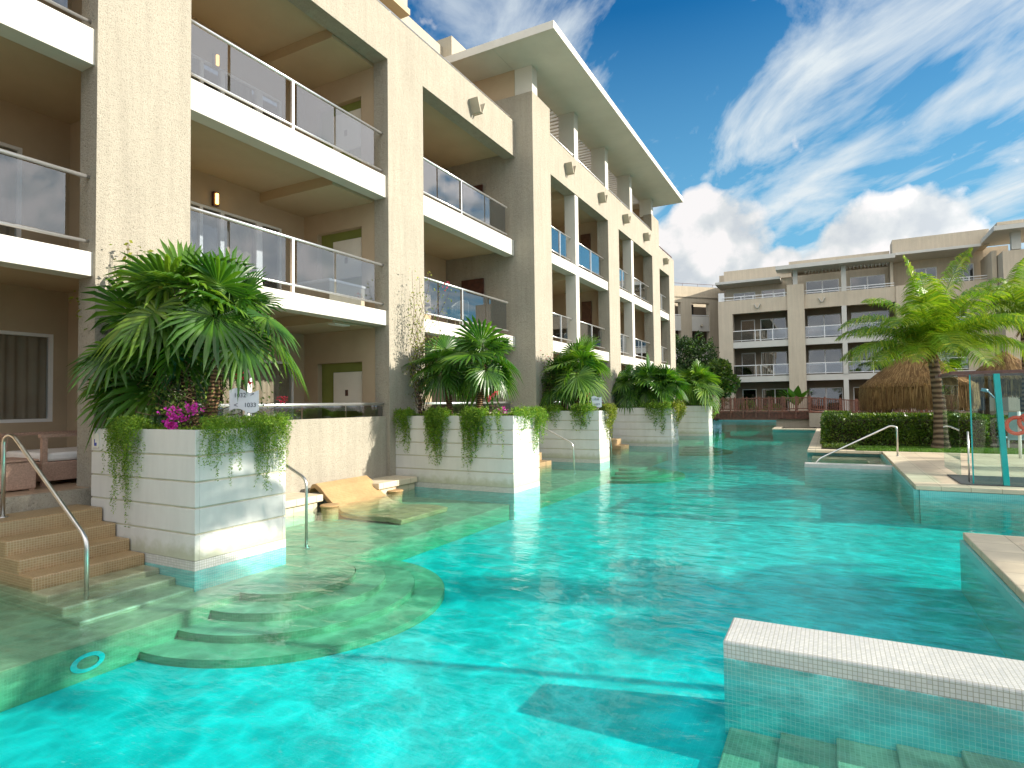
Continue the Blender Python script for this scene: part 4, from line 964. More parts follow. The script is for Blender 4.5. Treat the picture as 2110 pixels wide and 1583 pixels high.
# ================================================================== OUTDOOR SHOWER
shw = empty('outdoor_shower', (3.2, 16, .2), 'glass outdoor shower with teal panel edges and brown top beam on the deck', 'shower')
rbox('floor_tray', 'grey_pad', shw, 2.42, 5.0, 15.62, 17.4, .197, .215)
rbox('top_beam', 'brown_beam', shw, 2.30, 5.1, 15.66, 15.86, 2.53, 2.60); rbox('top_beam', 'brown_beam', shw, 2.36, 2.50, 15.861, 18.2, 2.53, 2.60); rbox('top_beam', 'brown_beam', shw, 2.30, 5.1, 17.3, 17.45, 2.53, 2.60)
g1 = rbox('glass_panel', 'shower_glass', shw, 2.66, 4.9, 15.75, 15.765, .216, 2.529); rbox('edge', 'teal_post', g1, 2.635, 2.659, 15.74, 15.775, .216, 2.529)
g2 = rbox('glass_panel', 'shower_glass', shw, 2.45, 2.465, 15.9, 17.9, .35, 2.529)
tp = MB().add([(3.13, 15.62, .217), (3.23, 15.62, .217), (3.23, 15.72, .217), (3.13, 15.72, .217), (3.03, 15.62, 2.528), (3.13, 15.62, 2.528), (3.13, 15.72, 2.528), (3.03, 15.72, 2.528)],
              [(0, 3, 2, 1), (4, 5, 6, 7), (0, 1, 5, 4), (1, 2, 6, 5), (2, 3, 7, 6), (3, 0, 4, 7)]).build('post', 'teal_post', shw)
MB().tube([(3.1, 15.9, 2.0), (2.98, 15.9, 2.16), (2.92, 15.9, 2.2)], .012, 8).tube([(2.93, 15.9, 2.22), (2.91, 15.9, 2.16)], .06, 14).build('shower_head', 'water_pipe', shw, True)
MB().tube([(2.62, 16.0, .22), (2.62, 16.0, 1.3)], .018, 8).build('pipe', 'steel', shw, True)
lr = empty('life_ring_stand', (5.0, 22.8, .2), 'red and white life rings hung on a white post right of the shower', 'life ring')
MB().tube([(5.0, 22.9, .2), (5.0, 22.9, 1.6)], .04, 10).build('post', 'frame_white', lr, True)
for (cx_, cz, rr_) in ((4.92, 1.18, .24), (5.22, 1.28, .24)):
    m = MB(); nA, nB = 28, 10
    vs = [(cx_ + (rr_ + .055 * math.cos(2 * PI * j / nB)) * math.cos(2 * PI * i / nA), 22.8 + .055 * math.sin(2 * PI * j / nB), cz + (rr_ + .055 * math.cos(2 * PI * j / nB)) * math.sin(2 * PI * i / nA)) for i in range(nA) for j in range(nB)]
    m.add(vs, [(i * nB + j, ((i + 1) % nA) * nB + j, ((i + 1) % nA) * nB + (j + 1) % nB, i * nB + (j + 1) % nB) for i in range(nA) for j in range(nB)]); m.build('ring', 'life_red', lr, True)
lc = empty('sun_lounger', (6.0, 27.5, .2), 'pale blue sling lounger standing beyond the shower glass', 'lounger')
rbox('seat', 'lounger_blue', lc, 5.6, 6.3, 27.2, 28.8, .5, .55); MB().add([(5.6, 27.2, .55), (6.3, 27.2, .55), (6.3, 26.9, 1.5), (5.6, 26.9, 1.5), (5.6, 27.25, .55), (6.3, 27.25, .55), (6.3, 26.95, 1.5), (5.6, 26.95, 1.5)], [(0, 1, 2, 3), (7, 6, 5, 4), (0, 4, 5, 1), (1, 5, 6, 2), (2, 6, 7, 3), (3, 7, 4, 0)]).build('backrest', 'lounger_blue', lc)
for (x, y) in ((5.63, 27.25), (6.27, 27.25), (5.63, 28.75), (6.27, 28.75)): rbox('leg', 'frame_white', lc, x - .025, x + .025, y - .025, y + .025, .205, .499)

# ================================================================== PLANTS
def tri(m, a, b, c): m.add([a, b, c], [(0, 1, 2)])
def fan_leaf(m, base, d, s, Rr, droop, rnd, spread=150, nseg=26):
    """palmate leaf: pleated segments joined to mid radius, free drooping tips"""
    d = d.normalized(); s = (s - d * s.dot(d)).normalized(); nrm = s.cross(d).normalized()
    if nrm.z < 0: nrm = -nrm
    da = 2 * R(spread) / nseg
    cup = rnd.uniform(.05, .25)
    def P(a, r, up=0.):
        q = base + (d * math.cos(a) + s * math.sin(a)) * (r * Rr) + nrm * (up + cup * Rr * r * (1 - math.cos(a * .5)))
        q = q + V((0, 0, -droop * Rr * (r ** 2.4) * 1.0)); return q
    for i in range(nseg):
        a0 = -R(spread) + i * da; a1 = a0 + da; am = (a0 + a1) / 2
        lr = rnd.uniform(.88, 1.05) * (1 - .22 * (abs(am) / R(spread)) ** 2)
        fz = .50
        b0 = P(a0, .04); e0, e1, em = P(a0, fz * lr), P(a1, fz * lr), P(am, fz * lr, .022 * Rr)
        wq = da * .36
        g0, g1, gm = P(am - wq * .85, .76 * lr), P(am + wq * .85, .76 * lr), P(am, .76 * lr, .016 * Rr)
        tip = P(am + rnd.uniform(-.03, .03), 1.0 * lr); tip.z -= rnd.uniform(0, .16) * Rr * (.3 + droop * 2)
        m.add([b0, e0, em, e1, g0, gm, g1, tip], [(0, 1, 2), (0, 2, 3), (1, 4, 5, 2), (2, 5, 6, 3), (4, 7, 5), (5, 7, 6)])
def fan_palm(t, c, nl, Rr, seed, trunk_from, squash=1., elmin=-35, elmax=85, mat='fan_leaf', az0=None):
    rnd = random.Random(seed)
    c = V(c); m = MB(); st = MB()
    for i in range(nl):
        az = 2.39996 * i + rnd.uniform(-.3, .3); u = (i + .5) / nl
        el = R(elmax + (elmin - elmax) * u + rnd.uniform(-20, 20))
        d = V((math.cos(az) * math.cos(el), math.sin(az) * math.cos(el), math.sin(el)))
        pl_ = rnd.uniform(.35, .60) * Rr * 1.15 * squash
        p0 = c; p1 = c + d * pl_ * .6; d2 = (d + V((0, 0, -.15 - .25 * u))).normalized(); p2 = p1 + d2 * pl_ * .5
        st.tube([p0, p1, p2], .011, 5, .007)
        s = V((-math.sin(az), math.cos(az), rnd.uniform(-.6, .6)))
        fan_leaf(m, p2, (d2 + V((0, 0, -rnd.uniform(.1, .5) - .7 * u))).normalized(), s, Rr * rnd.uniform(.65, 1.15), rnd.uniform(.02, .22) + .20 * u, rnd)
    m.build('fronds', mat, t); st.build('stalks', 'fan_leaf_pale', t)
    tf = V(trunk_from); pts = []; rs = []
    for k in range(9):
        u = k / 8; p = tf.lerp(c, u) + V((.03 * math.sin(u * 5), .03 * math.cos(u * 4), 0)); pts.append(p); rs.append(.085 - .02 * u + (.012 if k % 2 else 0))
    MB().tube(pts, rs, 10).build('trunk', 'fan_bark', t, True)
    # brown fibre skirt below the crown
    q = MB()
    for k in range(40):
        a = rnd.uniform(0, 2 * PI); z = c.z - rnd.uniform(.05, .45); r_ = rnd.uniform(.06, .16)
        p = V((c.x + math.cos(a) * .05, c.y + math.sin(a) * .05, z)); e_ = V((c.x + math.cos(a) * r_ * 1.5, c.y + math.sin(a) * r_ * 1.5, z - rnd.uniform(.08, .25)))
        tri(q, p + V((.012, 0, 0)), p - V((.012, 0, 0)), e_)
    q.build('dead_sheaths', 'dry_leaf', t)
def fp(lbl, c, nl, Rr, seed, tf, group='fan palms in the planters', **k):
    t = empty('fan_palm', tf, lbl, 'fan palm', group); fan_palm(t, c, nl, Rr, seed, tf, **k); return t
fp('dark fan palm on the left of the nearest planter', (-9.0, 5.35, 2.8), 14, .86, 11, (-8.75, 5.4, 1.69))
fp('drooping fan palm on the right of the nearest planter', (-7.6, 5.6, 3.2), 15, .84, 12, (-7.85, 5.4, 1.69), elmin=-22)
fp('tall bright fan palm between the other two on the nearest planter', (-8.3, 5.35, 3.35), 12, .85, 13, (-8.3, 5.5, 1.69), mat='fan_leaf_pale', elmin=5)
fp('small pale fan palm low at the left end of the nearest planter', (-9.35, 5.15, 2.35), 6, .6, 22, (-9.2, 5.2, 1.69), mat='fan_leaf_pale', elmin=-10, elmax=40)
fp('left fan palm on the second planter', (-8.65, 12.6, 2.95), 14, .74, 14, (-8.55, 12.6, 1.69))
fp('right fan palm on the second planter', (-7.45, 12.6, 3.0), 16, .80, 15, (-7.75, 12.6, 1.69))
fp('wide bright fan palm on the third planter', (-7.75, 19.4, 3.1), 15, .98, 16, (-7.85, 19.4, 1.69), mat='fan_leaf_pale')
fp('lower bushy fan palm behind the sign on the third planter', (-8.4, 19.5, 2.6), 12, .8, 17, (-8.4, 19.5, 1.69))
fp('leftmost fan palm on the fourth planter', (-8.35, 27.5, 2.75), 16, .9, 18, (-8.35, 27.5, 1.69))
fp('middle fan palm on the fourth planter', (-7.35, 27.5, 2.85), 18, .95, 19, (-7.35, 27.5, 1.69))
fp('rightmost fan palm on the fourth planter', (-6.6, 27.6, 2.7), 16, .9, 20, (-6.7, 27.5, 1.69))
fp('single round fan palm on the farthest planter', (-6.85, 36.1, 2.9), 24, 1.15, 21, (-6.85, 36.1, 1.69), mat='fan_leaf_pale')

def fern(lbl, p0, p1, out, n, Lmin, Lmax, seed, mat='fern', leaf=.018, step=.022, zt=1.75, prof=None):
    """trailing strands spilling over the planter edge between p0 and p1; out = outward direction"""
    n = int(n * 1.15); rnd = random.Random(seed); m = MB(); out = V(out).normalized(); al = (V(p1) - V(p0)); cen = (V(p0) + V(p1)) / 2
    for i in range(n):
        u = rnd.random(); pos = V(p0) + al * u
        k = prof(u) if prof else (1 - abs(2 * u - 1) ** 1.6 * .7)
        k *= .62 + .38 * math.sin(u * 17 + seed)
        Ls = rnd.uniform(Lmin, Lmax) * k * 1.45
        o = rnd.uniform(.02, .22); side = rnd.uniform(-.10, .10) + (.5 - u) * -.06
        p = pos - out * rnd.uniform(0, .18) + V((0, 0, rnd.uniform(-.02, .10))); d = (out * o * 3 + V((0, 0, rnd.uniform(.1, .8))) + al.normalized() * side * 3).normalized()
        w1, w2 = rnd.uniform(0, 6), rnd.uniform(0, 6); travelled = 0; maxo = rnd.uniform(.03, .20)
        while travelled < Ls:
            q = (p - pos).dot(out)
            pull = V((0, 0, -1.)) if q > .0 else V((0, 0, -.1)) + out * .9
            if q > maxo: pull -= out * .7
            if q < .02 and p.z < zt: pull += out * .8
            d = (d * .86 + pull * .22 + V((math.sin(travelled * 9 + w1), math.cos(travelled * 8 + w2), 0)) * .035).normalized()
            p = p + d * step; travelled += step
            for _ in range(2):
                a = V((rnd.gauss(0, 1), rnd.gauss(0, 1), rnd.gauss(0, .8) - .25)).normalized(); b = a.cross(V((rnd.gauss(0, 1), rnd.gauss(0, 1), rnd.gauss(0, 1)))).normalized()
                l = leaf * rnd.uniform(.7, 1.7); m.add([p, p + a * l + b * l * .28, p + a * l * 2.0, p + a * l - b * l * .28], [(0, 1, 2, 3)])
    o = m.build('trailing_fern', mat, at=tuple(cen)); return tag(o, lbl, 'trailing plant', 'trailing ferns spilling over the planter edges')
zt = 1.76
fern('trailing fern hanging longest down the shaded left face of the nearest planter', (-8.72, 4.70, zt), (-8.15, 4.70, zt), (0, -1, 0), 150, .5, 1.2, 31, leaf=.015)
fern('trailing fern with two tails just right of the nearest planter corner', (-7.0, 4.78, zt), (-7.0, 5.30, zt), (1, 0, 0), 130, .25, .85, 32, leaf=.013, prof=lambda u: .55 + .45 * abs(math.sin(u * 2 * PI)))
fern('large trailing fern over the far right corner of the nearest planter', (-7.0, 5.40, zt), (-7.0, 6.15, zt), (1, 0, 0), 230, .35, .95, 33, leaf=.014)
fern('yellowing trailing fern at the left end of the second planter', (-9.62, 11.9, zt), (-9.2, 11.9, zt), (0, -1, 0), 120, .35, .95, 34, leaf=.022, step=.03)
fern('thickest trailing fern, second from the left on the second planter', (-8.70, 11.9, zt), (-8.1, 11.9, zt), (0, -1, 0), 190, .5, 1.25, 35, leaf=.022, step=.03)
fern('trailing fern with forked tails on the front face of the second planter', (-7.62, 11.9, zt), (-7.08, 11.9, zt), (0, -1, 0), 150, .4, 1.15, 36, leaf=.022, step=.03, prof=lambda u: .6 + .4 * abs(math.sin(u * 2.2 * PI)))
fern('thin trailing wisp left of the second planter corner', (-6.75, 11.9, zt), (-6.6, 11.9, zt), (0, -1, 0), 16, .4, .85, 37, leaf=.022, step=.03)
fern('trailing fern on the sunlit end face of the second planter', (-6.33, 11.95, zt), (-6.33, 12.6, zt), (1, 0, 0), 100, .2, .6, 38, leaf=.022, step=.03)
fern('trailing fern on the far corner of the second planter, next to the handrail', (-6.33, 12.75, zt), (-6.33, 13.35, zt), (1, 0, 0), 130, .4, .95, 39, leaf=.022, step=.03)
fern('dark trailing fern at the left end of the third planter', (-8.8, 18.85, zt), (-8.15, 18.85, zt), (0, -1, 0), 110, .2, .75, 40, leaf=.032, step=.045)
fern('trailing fern in the middle of the third planter front', (-7.65, 18.85, zt), (-7.05, 18.85, zt), (0, -1, 0), 120, .35, 1.0, 41, leaf=.032, step=.045)
fern('yellow-green trailing fern on the end face of the third planter', (-6.78, 19.2, zt), (-6.78, 19.95, zt), (1, 0, 0), 110, .5, 1.1, 42, 'fern_yellow', leaf=.032, step=.045)
fern('green trailing fern at the corner of the fourth planter', (-7.3, 26.8, zt), (-6.3, 26.8, zt), (0, -1, 0), 120, .4, 1.15, 43, leaf=.04, step=.06)
fern('bright yellow trailing fern on the end of the fourth planter', (-6.25, 26.9, zt), (-6.25, 28.1, zt), (1, 0, 0), 110, .6, 1.25, 44, 'fern_yellow', leaf=.045, step=.06)
fern('small trailing fern on the farthest planter', (-6.15, 35.5, zt), (-6.15, 36.6, zt), (1, 0, 0), 60, .5, 1.0, 45, leaf=.05, step=.08)

def cover(lbl, x0, x1, y0, y1, z, n, seed, mat='fern', leaf=.02, h=.16):
    rnd = random.Random(seed); m = MB()
    for i in range(n):
        x, y = rnd.uniform(x0, x1), rnd.uniform(y0, y1); hh = h * (.4 + noise.noise(V((x * 2.3, y * 2.3, seed))) + .4); p = V((x, y, z + rnd.random() * max(.02, hh)))
        a = V((rnd.gauss(0, 1), rnd.gauss(0, 1), rnd.gauss(.4, .7))).normalized(); b = a.cross(V((rnd.gauss(0, 1), rnd.gauss(0, 1), rnd.gauss(0, 1)))).normalized(); l = leaf * rnd.uniform(.7, 1.6)
        m.add([p, p + a * l + b * l * .35, p + a * l * 2, p + a * l - b * l * .35], [(0, 1, 2, 3)])
    o = m.build('ground_cover', mat, at=((x0 + x1) / 2, (y0 + y1) / 2, z)); o['kind'] = 'stuff'; o['label'] = lbl; return o
for i, (nm, x, y0, y1, xb) in enumerate(PL): cover('low green foliage filling a planter', xb + .1, x - .12, y0 + .12, y1 - .1, 1.70, 6500 if i < 2 else 3500, 50 + i, leaf=.02 * (1 + i * .35), h=.09)

def twigs(lbl, name, cat, base, ends, nleaf, leafsize, mat, seed, flowers=(), wob=.10, group=None, thick=.012, spreadl=.12):
    """woody plant: twigs from the base to each end point, leaves along them, flower clusters"""
    rnd = random.Random(seed); t = empty(name, base, lbl, cat, group); st = MB(); lf = MB()
    for e_ in ends:
        e_ = V(e_); b = V(base) + V((rnd.uniform(-.08, .08), rnd.uniform(-.05, .05), 0)); n = 9; pts = []
        for k in range(n + 1):
            u = k / n; p = b.lerp(e_, u) + V((rnd.gauss(0, wob), rnd.gauss(0, wob * .6), rnd.gauss(0, wob * .5))) * math.sin(PI * min(u, .95)) ; pts.append(p)
        st.tube(pts, thick, 5, thick * .3)
        for j in range(nleaf):
            u = rnd.uniform(.25, 1) * n; i0 = min(int(u), n - 1); p = pts[i0].lerp(pts[i0 + 1], u - i0) + V((rnd.gauss(0, spreadl), rnd.gauss(0, spreadl), rnd.gauss(0, spreadl)))
            a = V((rnd.gauss(0, 1), rnd.gauss(0, 1), rnd.gauss(0, 1))).normalized(); c_ = a.cross(V((rnd.gauss(0, 1), rnd.gauss(0, 1), rnd.gauss(0, 1)))).normalized(); l = leafsize * rnd.uniform(.6, 1.4)
            lf.add([p, p + a * l + c_ * l * .55, p + a * l * 2, p + a * l - c_ * l * .55], [(0, 1, 2, 3)])
    st.build('stems', 'twig', t); lf.build('leaves', mat, t)
    for (c_, n_, r_, fm) in flowers:
        f = MB()
        for j in range(n_):
            p = V(c_) + V((rnd.gauss(0, r_), rnd.gauss(0, r_), rnd.gauss(0, r_ * .8)))
            for _ in range(3):
                a = V((rnd.gauss(0, 1), rnd.gauss(0, 1), rnd.gauss(0, 1))).normalized(); q = a.cross(V((rnd.gauss(0, 1), rnd.gauss(0, 1), rnd.gauss(0, 1)))).normalized(); l = .022
                f.add([p, p + a * l + q * l * .7, p + a * l * 1.8, p + a * l - q * l * .7], [(0, 1, 2, 3)])
        f.build('flowers', fm, t)
    return t
rs = random.Random(5)
twigs('climbing bougainvillea with lime green shoots above the nearest planter', 'bougainvillea', 'bougainvillea', (-9.1, 5.3, 1.7), [(-9.55 + rs.uniform(-.2, .25), 5.2, rs.uniform(4.0, 4.6)) for _ in range(6)] + [(-10.35, 5.0, 3.85), (-10.1, 4.9, 3.75), (-9.2, 5.1, 4.1), (-8.6, 5.2, 4.05), (-8.1, 5.2, 4.1), (-7.7, 5.1, 3.9), (-8.8, 5.0, 4.3)], 60, .036, 'bougain_leaf', 61, spreadl=.085)
twigs('twiggy shrub with magenta and red flowers low on the nearest planter', 'flowering_shrub', 'shrub', (-7.9, 5.2, 1.7), [(-7.9 + rs.uniform(-1.0, .45), 5.0 + rs.uniform(-.2, .6), rs.uniform(2.1, 2.8)) for _ in range(22)] + [(-7.3, 5.75, 2.45), (-6.8, 5.95, 2.15), (-6.9, 5.9, 2.05)], 60, .022, 'shrub_leaf', 62,
      [((-7.75, 4.85, 1.80), 60, .05, 'petal_magenta'), ((-7.62, 4.85, 1.93), 45, .06, 'petal_magenta'), ((-7.35, 4.9, 2.02), 25, .05, 'petal_magenta'), ((-7.3, 5.6, 2.44), 9, .04, 'petal_red'), ((-7.2, 5.65, 2.37), 7, .03, 'petal_red'), ((-6.82, 5.9, 2.13), 10, .03, 'petal_red')], thick=.010)
twigs('leafy shrub at the left end of the nearest planter', 'shrub', 'shrub', (-9.1, 5.1, 1.7), [(-9.1 + rs.uniform(-.3, .6), 5.0 + rs.uniform(-.1, .5), rs.uniform(2.1, 2.7)) for _ in range(12)], 45, .022, 'shrub_leaf', 63, thick=.014)
twigs('tall sparse bougainvillea climbing the pillar behind the second planter', 'bougainvillea', 'bougainvillea', (-9.2, 12.3, 1.7), [(-9.45 + rs.uniform(-.15, .2), 12.3 + rs.uniform(-.15, .25), 3.0 + i * .21) for i in range(13)] + [(-8.6, 12.3, 5.1), (-8.3, 12.3, 4.9), (-8.9, 12.3, 5.4), (-9.0, 12.2, 4.6)], 60, .030, 'bougain_leaf', 64, [((-8.5, 12.3, 5.05), 8, .08, 'petal_red')], spreadl=.09, wob=.13)
twigs('bougainvillea sprigs with pink flowers at the right end of the second planter', 'bougainvillea', 'bougainvillea', (-7.0, 12.2, 1.7), [(-7.1, 12.1, 2.15), (-6.8, 12.1, 2.3), (-6.9, 12.0, 2.05), (-6.6, 12.0, 2.0), (-7.3, 12.1, 2.0)], 14, .022, 'shrub_leaf', 65, [((-7.0, 12.0, 2.18), 14, .06, 'petal_red'), ((-6.82, 12.0, 2.3), 8, .04, 'petal_red'), ((-6.62, 11.95, 1.88), 26, .045, 'petal_magenta')])
twigs('reddish bougainvillea against the tall fin wall on the third planter', 'bougainvillea', 'bougainvillea', (-8.8, 19.2, 1.7), [(-8.8 + rs.uniform(-.2, .45), 19.2 + rs.uniform(-.1, .2), rs.uniform(2.4, 3.9)) for _ in range(16)], 70, .035, 'shrub_leaf', 66, [((-8.8, 19.1, 3.6), 14, .2, 'petal_red')], spreadl=.13)
twigs('dark flowering shrub under the fan palm on the third planter', 'shrub', 'shrub', (-7.3, 19.4, 1.7), [(-7.3 + rs.uniform(-.4, .4), 19.3, rs.uniform(1.9, 2.5)) for _ in range(10)], 40, .035, 'shrub_leaf', 67, [((-7.2, 19.2, 2.2), 14, .12, 'petal_red')])
twigs('pink flowers at the end of the fourth planter', 'bougainvillea', 'bougainvillea', (-6.6, 27.2, 1.7), [(-6.6, 27.1, 2.1), (-6.4, 27.1, 2.2), (-6.9, 27.1, 2.0)], 20, .04, 'shrub_leaf', 68, [((-6.55, 27.0, 2.05), 26, .08, 'petal_red')])
twigs('purple flowers right of the farthest fan palm', 'bougainvillea', 'bougainvillea', (-6.3, 35.9, 1.7), [(-6.2, 35.8, 2.2), (-6.0, 35.9, 2.4), (-6.3, 35.8, 2.0)], 22, .05, 'shrub_leaf', 69, [((-6.05, 35.8, 2.25), 60, .13, 'petal_magenta')])

# coconut palms
def coconut(lbl, base, crown, nf, Lf, seed, group='coconut palms', lean=.25, r0_=.24, r1_=.15):
    rnd = random.Random(seed); t = empty('coconut_palm', base, lbl, 'palm tree', group); b, c = V(base), V(crown)
    pts = []; rs_ = []
    for k in range(22):
        u = k / 21; p = b.lerp(c, u) + V((lean * math.sin(PI * u) * .3, 0, 0)); pts.append(p); rs_.append((r0_ + .10 * math.exp(-u * 14)) * (1 - u) + r1_ * u + (.012 if k % 2 else 0))
    MB().tube(pts, rs_, 16).build('trunk', 'palm_bark', t, True)
    nutm = MB()
    for i in range(nf):
        az = 2.39996 * i + rnd.uniform(-.25, .25); u = (i + .3) / nf
        el = R(88 - 70 * u ** .9 + rnd.uniform(-7, 7)); L_ = Lf * rnd.uniform(.85, 1.08) * (.72 if u < .12 else 1)
        d = V((math.cos(az) * math.cos(el), math.sin(az) * math.cos(el), math.sin(el))); p = c + V((0, 0, .1)); n = 26; path = [p.copy()]
        curv = (.052 + .030 * rnd.random()) * (1.0 if u > .15 else .45)
        for k in range(n):
            d = (d + V((0, 0, -curv * (0.35 + 1.2 * k / n)))).normalized(); p = p + d * (L_ / n); path.append(p.copy())
        f = MB(); f.tube(path, .022, 6, .004)
        for k in range(3, n + 1):
            tdir = (path[k] - path[k - 1]).normalized(); sd = tdir.cross(V((0, 0, 1))); sd = sd.normalized() if sd.length > .05 else V((-math.sin(az), math.cos(az), 0)); up = sd.cross(tdir).normalized()
            u2 = k / n; ll = Lf * .27 * (math.sin(PI * min(1, (u2 * .86 + .12))) ** .6) * (1 if u2 < .93 else .75)
            for sub in (0, .25, .5, .75):
                q = path[k - 1].lerp(path[k], sub)
                for sg in (-1, 1):
                    l2 = ll * rnd.uniform(.85, 1.1); dd_ = (sd * sg * 1.0 + tdir * .55 + up * rnd.uniform(.05, .35)).normalized()
                    m1 = q + dd_ * l2 * .5 + V((0, 0, -.03 * l2)); m2 = q + dd_ * l2 * .82 + V((0, 0, -.26 * l2)); e2 = q + dd_ * l2 * .98 + V((rnd.uniform(-.03, .03), rnd.uniform(-.03, .03), -.52 * l2))
                    wv_ = tdir * .016
                    f.add([q - wv_ * .5, q + wv_ * .5, m1 + wv_, m1 - wv_, m2 + wv_ * .7, m2 - wv_ * .7, e2], [(0, 1, 2, 3), (3, 2, 4, 5), (5, 4, 6)])
        f.build('frond', 'coco_leaf', t)
    hk = MB()
    for k in range(30):
        a = rnd.uniform(0, 2 * PI); p = c + V((math.cos(a) * .14, math.sin(a) * .14, rnd.uniform(-.15, .15))); e_ = c + V((math.cos(a) * .4, math.sin(a) * .4, rnd.uniform(-.5, .1)))
        w_ = V((-math.sin(a), math.cos(a), 0)) * .035; hk.add([p - w_, p + w_, e_ + w_ * .3, e_ - w_ * .3], [(0, 1, 2, 3)])
    hk.build('leaf_sheaths', 'dry_leaf', t)
    return t
coconut('bright green coconut palm leaning over the hedge on the right', (3.47, 26.05, .19), (3.32, 26.0, 3.5), 34, 3.6, 71, r0_=.22, r1_=.15)
coconut('second coconut palm cut off by the right edge, behind the shower', (7.2, 32.0, .19), (7.3, 32.0, 4.9), 18, 3.3, 72)
coconut('unseen coconut palm added beyond the right edge to shade the nearest planter', (6.7, 7.9, .19), (6.7, 7.9, 7.6), 15, 2.4, 73, lean=0, r0_=.05, r1_=.04)  # out of view, added for shade; trunk thinned to soften its shadow band
coconut('unseen lower coconut palm added beyond the right edge to shade the tan entry steps', (4.5, 7.3, .19), (4.5, 7.3, 5.1), 18, 2.5, 76, lean=0, r0_=.05, r1_=.04)  # out of view, added to shade steps and shelf; trunk thinned likewise
coconut('unseen coconut palm added farther beyond the right edge to shade the deck', (14.5, 12.6, .19), (14.5, 12.8, 5.6), 15, 2.7, 74)  # out of view, added to throw frond shadows on the deck

coconut('unseen coconut palm added beyond the right edge to shade the shower deck', (15.8, 23.0, .19), (15.8, 23.2, 5.9), 15, 2.7, 75)  # out of view, added for shadow stripes by the shower
def leafmass(name, lbl, cat, boxes, n, leaf, mat, seed, group=None, rough=.15, core=True, corem='tree_leaf', z0=.19, kind=None):
    """foliage mass: leaves over and inside the given rounded boxes (cx,cy,cz,rx,ry,rz,power)"""
    rnd = random.Random(seed); m = MB(); tot = sum(b[3] * b[4] + b[4] * b[5] + b[3] * b[5] for b in boxes)
    for (cx_, cy_, cz, rx, ry, rz, pw) in boxes:
        k = int(n * (rx * ry + ry * rz + rx * rz) / tot)
        for i in range(k):
            d = V((rnd.gauss(0, 1), rnd.gauss(0, 1), rnd.gauss(0, 1))).normalized()
            q = (abs(d.x) ** pw + abs(d.y) ** pw + abs(d.z) ** pw) ** (-1 / pw)
            nz = noise.noise(V((d.x * rx * 1.7 + cx_, d.y * ry * 1.7 + cy_, d.z * rz * 1.7 + cz)) * 1.1)
            s_ = q * (1 + rough * nz * 1.6) * (1 - abs(rnd.gauss(0, .06)))
            p = V((cx_ + d.x * rx * s_, cy_ + d.y * ry * s_, cz + d.z * rz * s_))
            if p.z < z0 + .03: continue
            a = (d * .5 + V((rnd.gauss(0, 1), rnd.gauss(0, 1), rnd.gauss(.2, 1)))).normalized(); b = a.cross(V((rnd.gauss(0, 1), rnd.gauss(0, 1), rnd.gauss(0, 1)))).normalized(); l = leaf * rnd.uniform(.6, 1.4)
            m.add([p, p + a * l + b * l * .6, p + a * l * 2, p + a * l - b * l * .6], [(0, 1, 2, 3)])
    return m
def hedge(lbl, x0, x1, y0, y1, zt, n, leaf, seed):
    t = empty('hedge', ((x0 + x1) / 2, (y0 + y1) / 2, .19), lbl, 'hedge', 'clipped hedges by the deck')
    m = leafmass('', '', '', [((x0 + x1) / 2, (y0 + y1) / 2, (zt + .19) / 2, (x1 - x0) / 2, (y1 - y0) / 2, (zt - .19) / 2, 14)], n, leaf, 'hedge_leaf', seed, rough=.05); m.build('foliage', 'hedge_leaf', t)
    i_ = .22; rbox('twig_core', 'soil', t, x0 + i_, x1 - i_, y0 + i_, y1 - i_, .19, zt - i_)
hedge('long clipped hedge in front of the coconut palm', -.25, 5.0, 26.8, 28.4, 1.40, 30000, .045, 81)
hedge('clipped hedge return running back along the pool edge', -.28, 1.0, 28.4, 38.5, 1.32, 15000, .055, 82)
hedge('low hedge in front of the thatched umbrella', 1.1, 7.2, 30.3, 31.4, 1.25, 11000, .055, 83)
def tree(lbl, base, boxes, n, leaf, seed, mat='tree_leaf', trunks=1, tr=.12, group='trees between the two buildings', h=None, name='tree'):
    rnd = random.Random(seed); t = empty(name, base, lbl, 'tree', group); leafmass('', '', '', boxes, n, leaf, mat, seed, rough=.35).build('crown', mat, t)
    tm = MB()
    for i in range(trunks):
        b = V(base) + V((rnd.uniform(-.3, .3), rnd.uniform(-.3, .3), 0)) * (trunks > 1)
        bx_ = rnd.choice(boxes); e_ = V(bx_[:3]); pts = [b.lerp(e_, k / 6) + V((rnd.gauss(0, .06), rnd.gauss(0, .06), 0)) * (k > 0) for k in range(7)]; tm.tube(pts, tr, 8, tr * .35)
        for j in range(3): a = pts[rnd.randint(2, 5)]; tm.tube([a, a + V((rnd.gauss(0, .6), rnd.gauss(0, .4), rnd.uniform(.4, 1.1)))], tr * .4, 6, tr * .15)
    tm.build('trunk', 'twig', t, True); return t
tree('dark leafy tree filling the gap beside the link building', (-12.4, 58.5, .19), [(-12.6, 58.5, 5.4, 1.9, 1.3, 2.4, 3), (-11.0, 58.3, 5.0, 1.7, 1.3, 2.6, 3), (-12.2, 58, 3.0, 2.2, 1.2, 2.2, 3), (-10.2, 58.0, 2.6, 1.5, 1.1, 2.4, 3)], 17000, .12, 91, trunks=3, tr=.14)
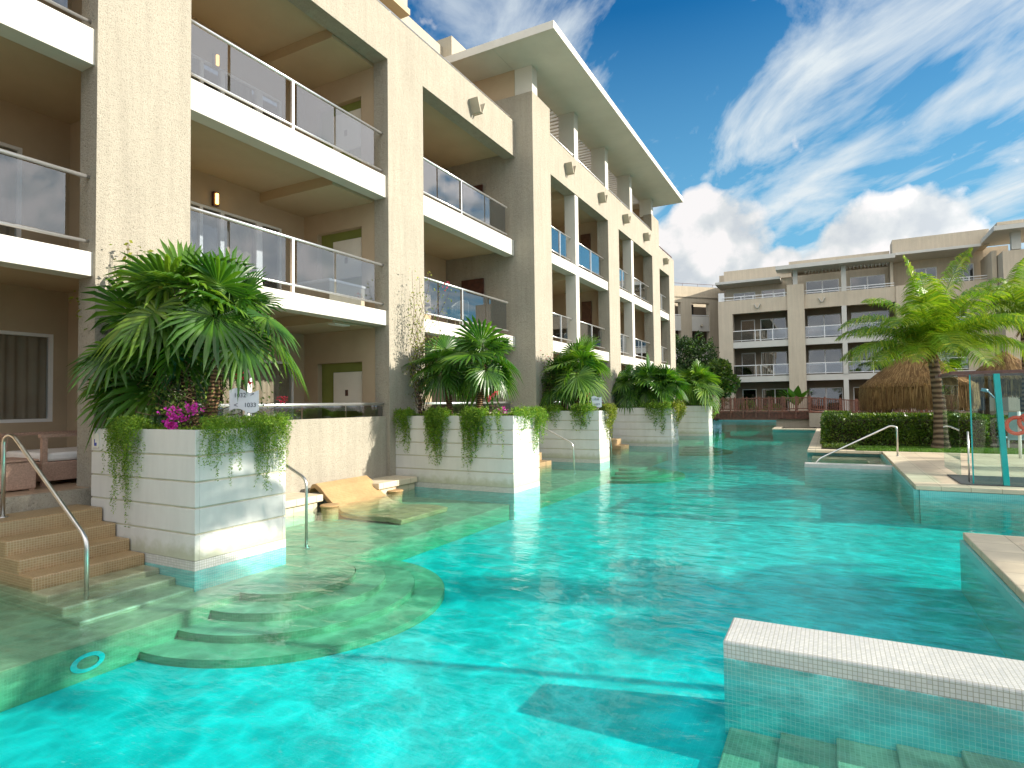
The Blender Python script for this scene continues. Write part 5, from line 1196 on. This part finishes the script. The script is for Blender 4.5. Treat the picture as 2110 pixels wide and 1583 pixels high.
tree('brighter shrubby tree in front of the far block corner', (-9.3, 56, .19), [(-9.3, 56, 3.1, 1.3, 1., 1.4, 2.2), (-8.6, 55.8, 4.9, .9, .8, .7, 2.2), (-8.0, 55.8, 3.6, .8, .7, .8, 2.2), (-10.0, 56, 2.0, 1.0, .8, 1.1, 2.2)], 6500, .13, 92, 'hedge_leaf', trunks=5, tr=.05)
tree('round green bush behind the farthest planter', (-11.2, 52, .19), [(-11.3, 52, 2.6, 1.3, 1.2, 1.5, 2.2), (-10.4, 52, 1.6, 1.0, 1.0, 1.1, 2.2)], 5000, .11, 93, 'hedge_leaf', trunks=2, tr=.07)
tree('low shrubs under the far block balconies', (-6.6, 61.8, .9), [(-6.9, 61.6, 1.3, .8, .5, .5, 2.2), (-4.8, 61.6, 1.2, .9, .5, .4, 2.2)], 2500, .09, 94, 'hedge_leaf', trunks=1, tr=.03)
def banana(lbl, base, n, L_, seed):
    rnd = random.Random(seed); t = empty('banana_plant', base, lbl, 'plant'); m = MB(); b = V(base)
    for i in range(n):
        az = 2 * PI * i / n + rnd.uniform(-.3, .3); el = R(rnd.uniform(45, 80)); d = V((math.cos(az) * math.cos(el), math.sin(az) * math.cos(el), math.sin(el))); p = b + V((0, 0, .5)); k = 9; P_ = []
        for j in range(k + 1): P_.append(p.copy()); d = (d + V((0, 0, -.10))).normalized(); p = p + d * L_ / k
        s = V((-math.sin(az), math.cos(az), 0)); vs = []
        for j, q in enumerate(P_): w_ = .19 * L_ * math.sin(PI * min(1, (j + .3) / (k + .3))); vs += [q - s * w_ + V((0, 0, .04)), q, q + s * w_ + V((0, 0, .04))]
        m.add(vs, [f for j in range(k) for f in ((3 * j, 3 * j + 1, 3 * j + 4, 3 * j + 3), (3 * j + 1, 3 * j + 2, 3 * j + 5, 3 * j + 4))])
    m.build('leaves', 'banana_leaf', t); MB().tube([b, b + V((0, 0, .7))], .12, 10, .07).build('stem', 'banana_leaf', t, True)
banana('broad-leaved plant behind the bridge in front of the far pier', (-2.6, 58.5, .9), 12, 2.0, 95)
banana('broad-leaved plant at the right edge beyond the shower', (9.6, 36, .2), 11, 2.2, 96)
cover('small red and green border plants under the hedge', -.25, .9, 25.3, 26.7, .19, 2500, 97, 'shrub_leaf', .03, .15)
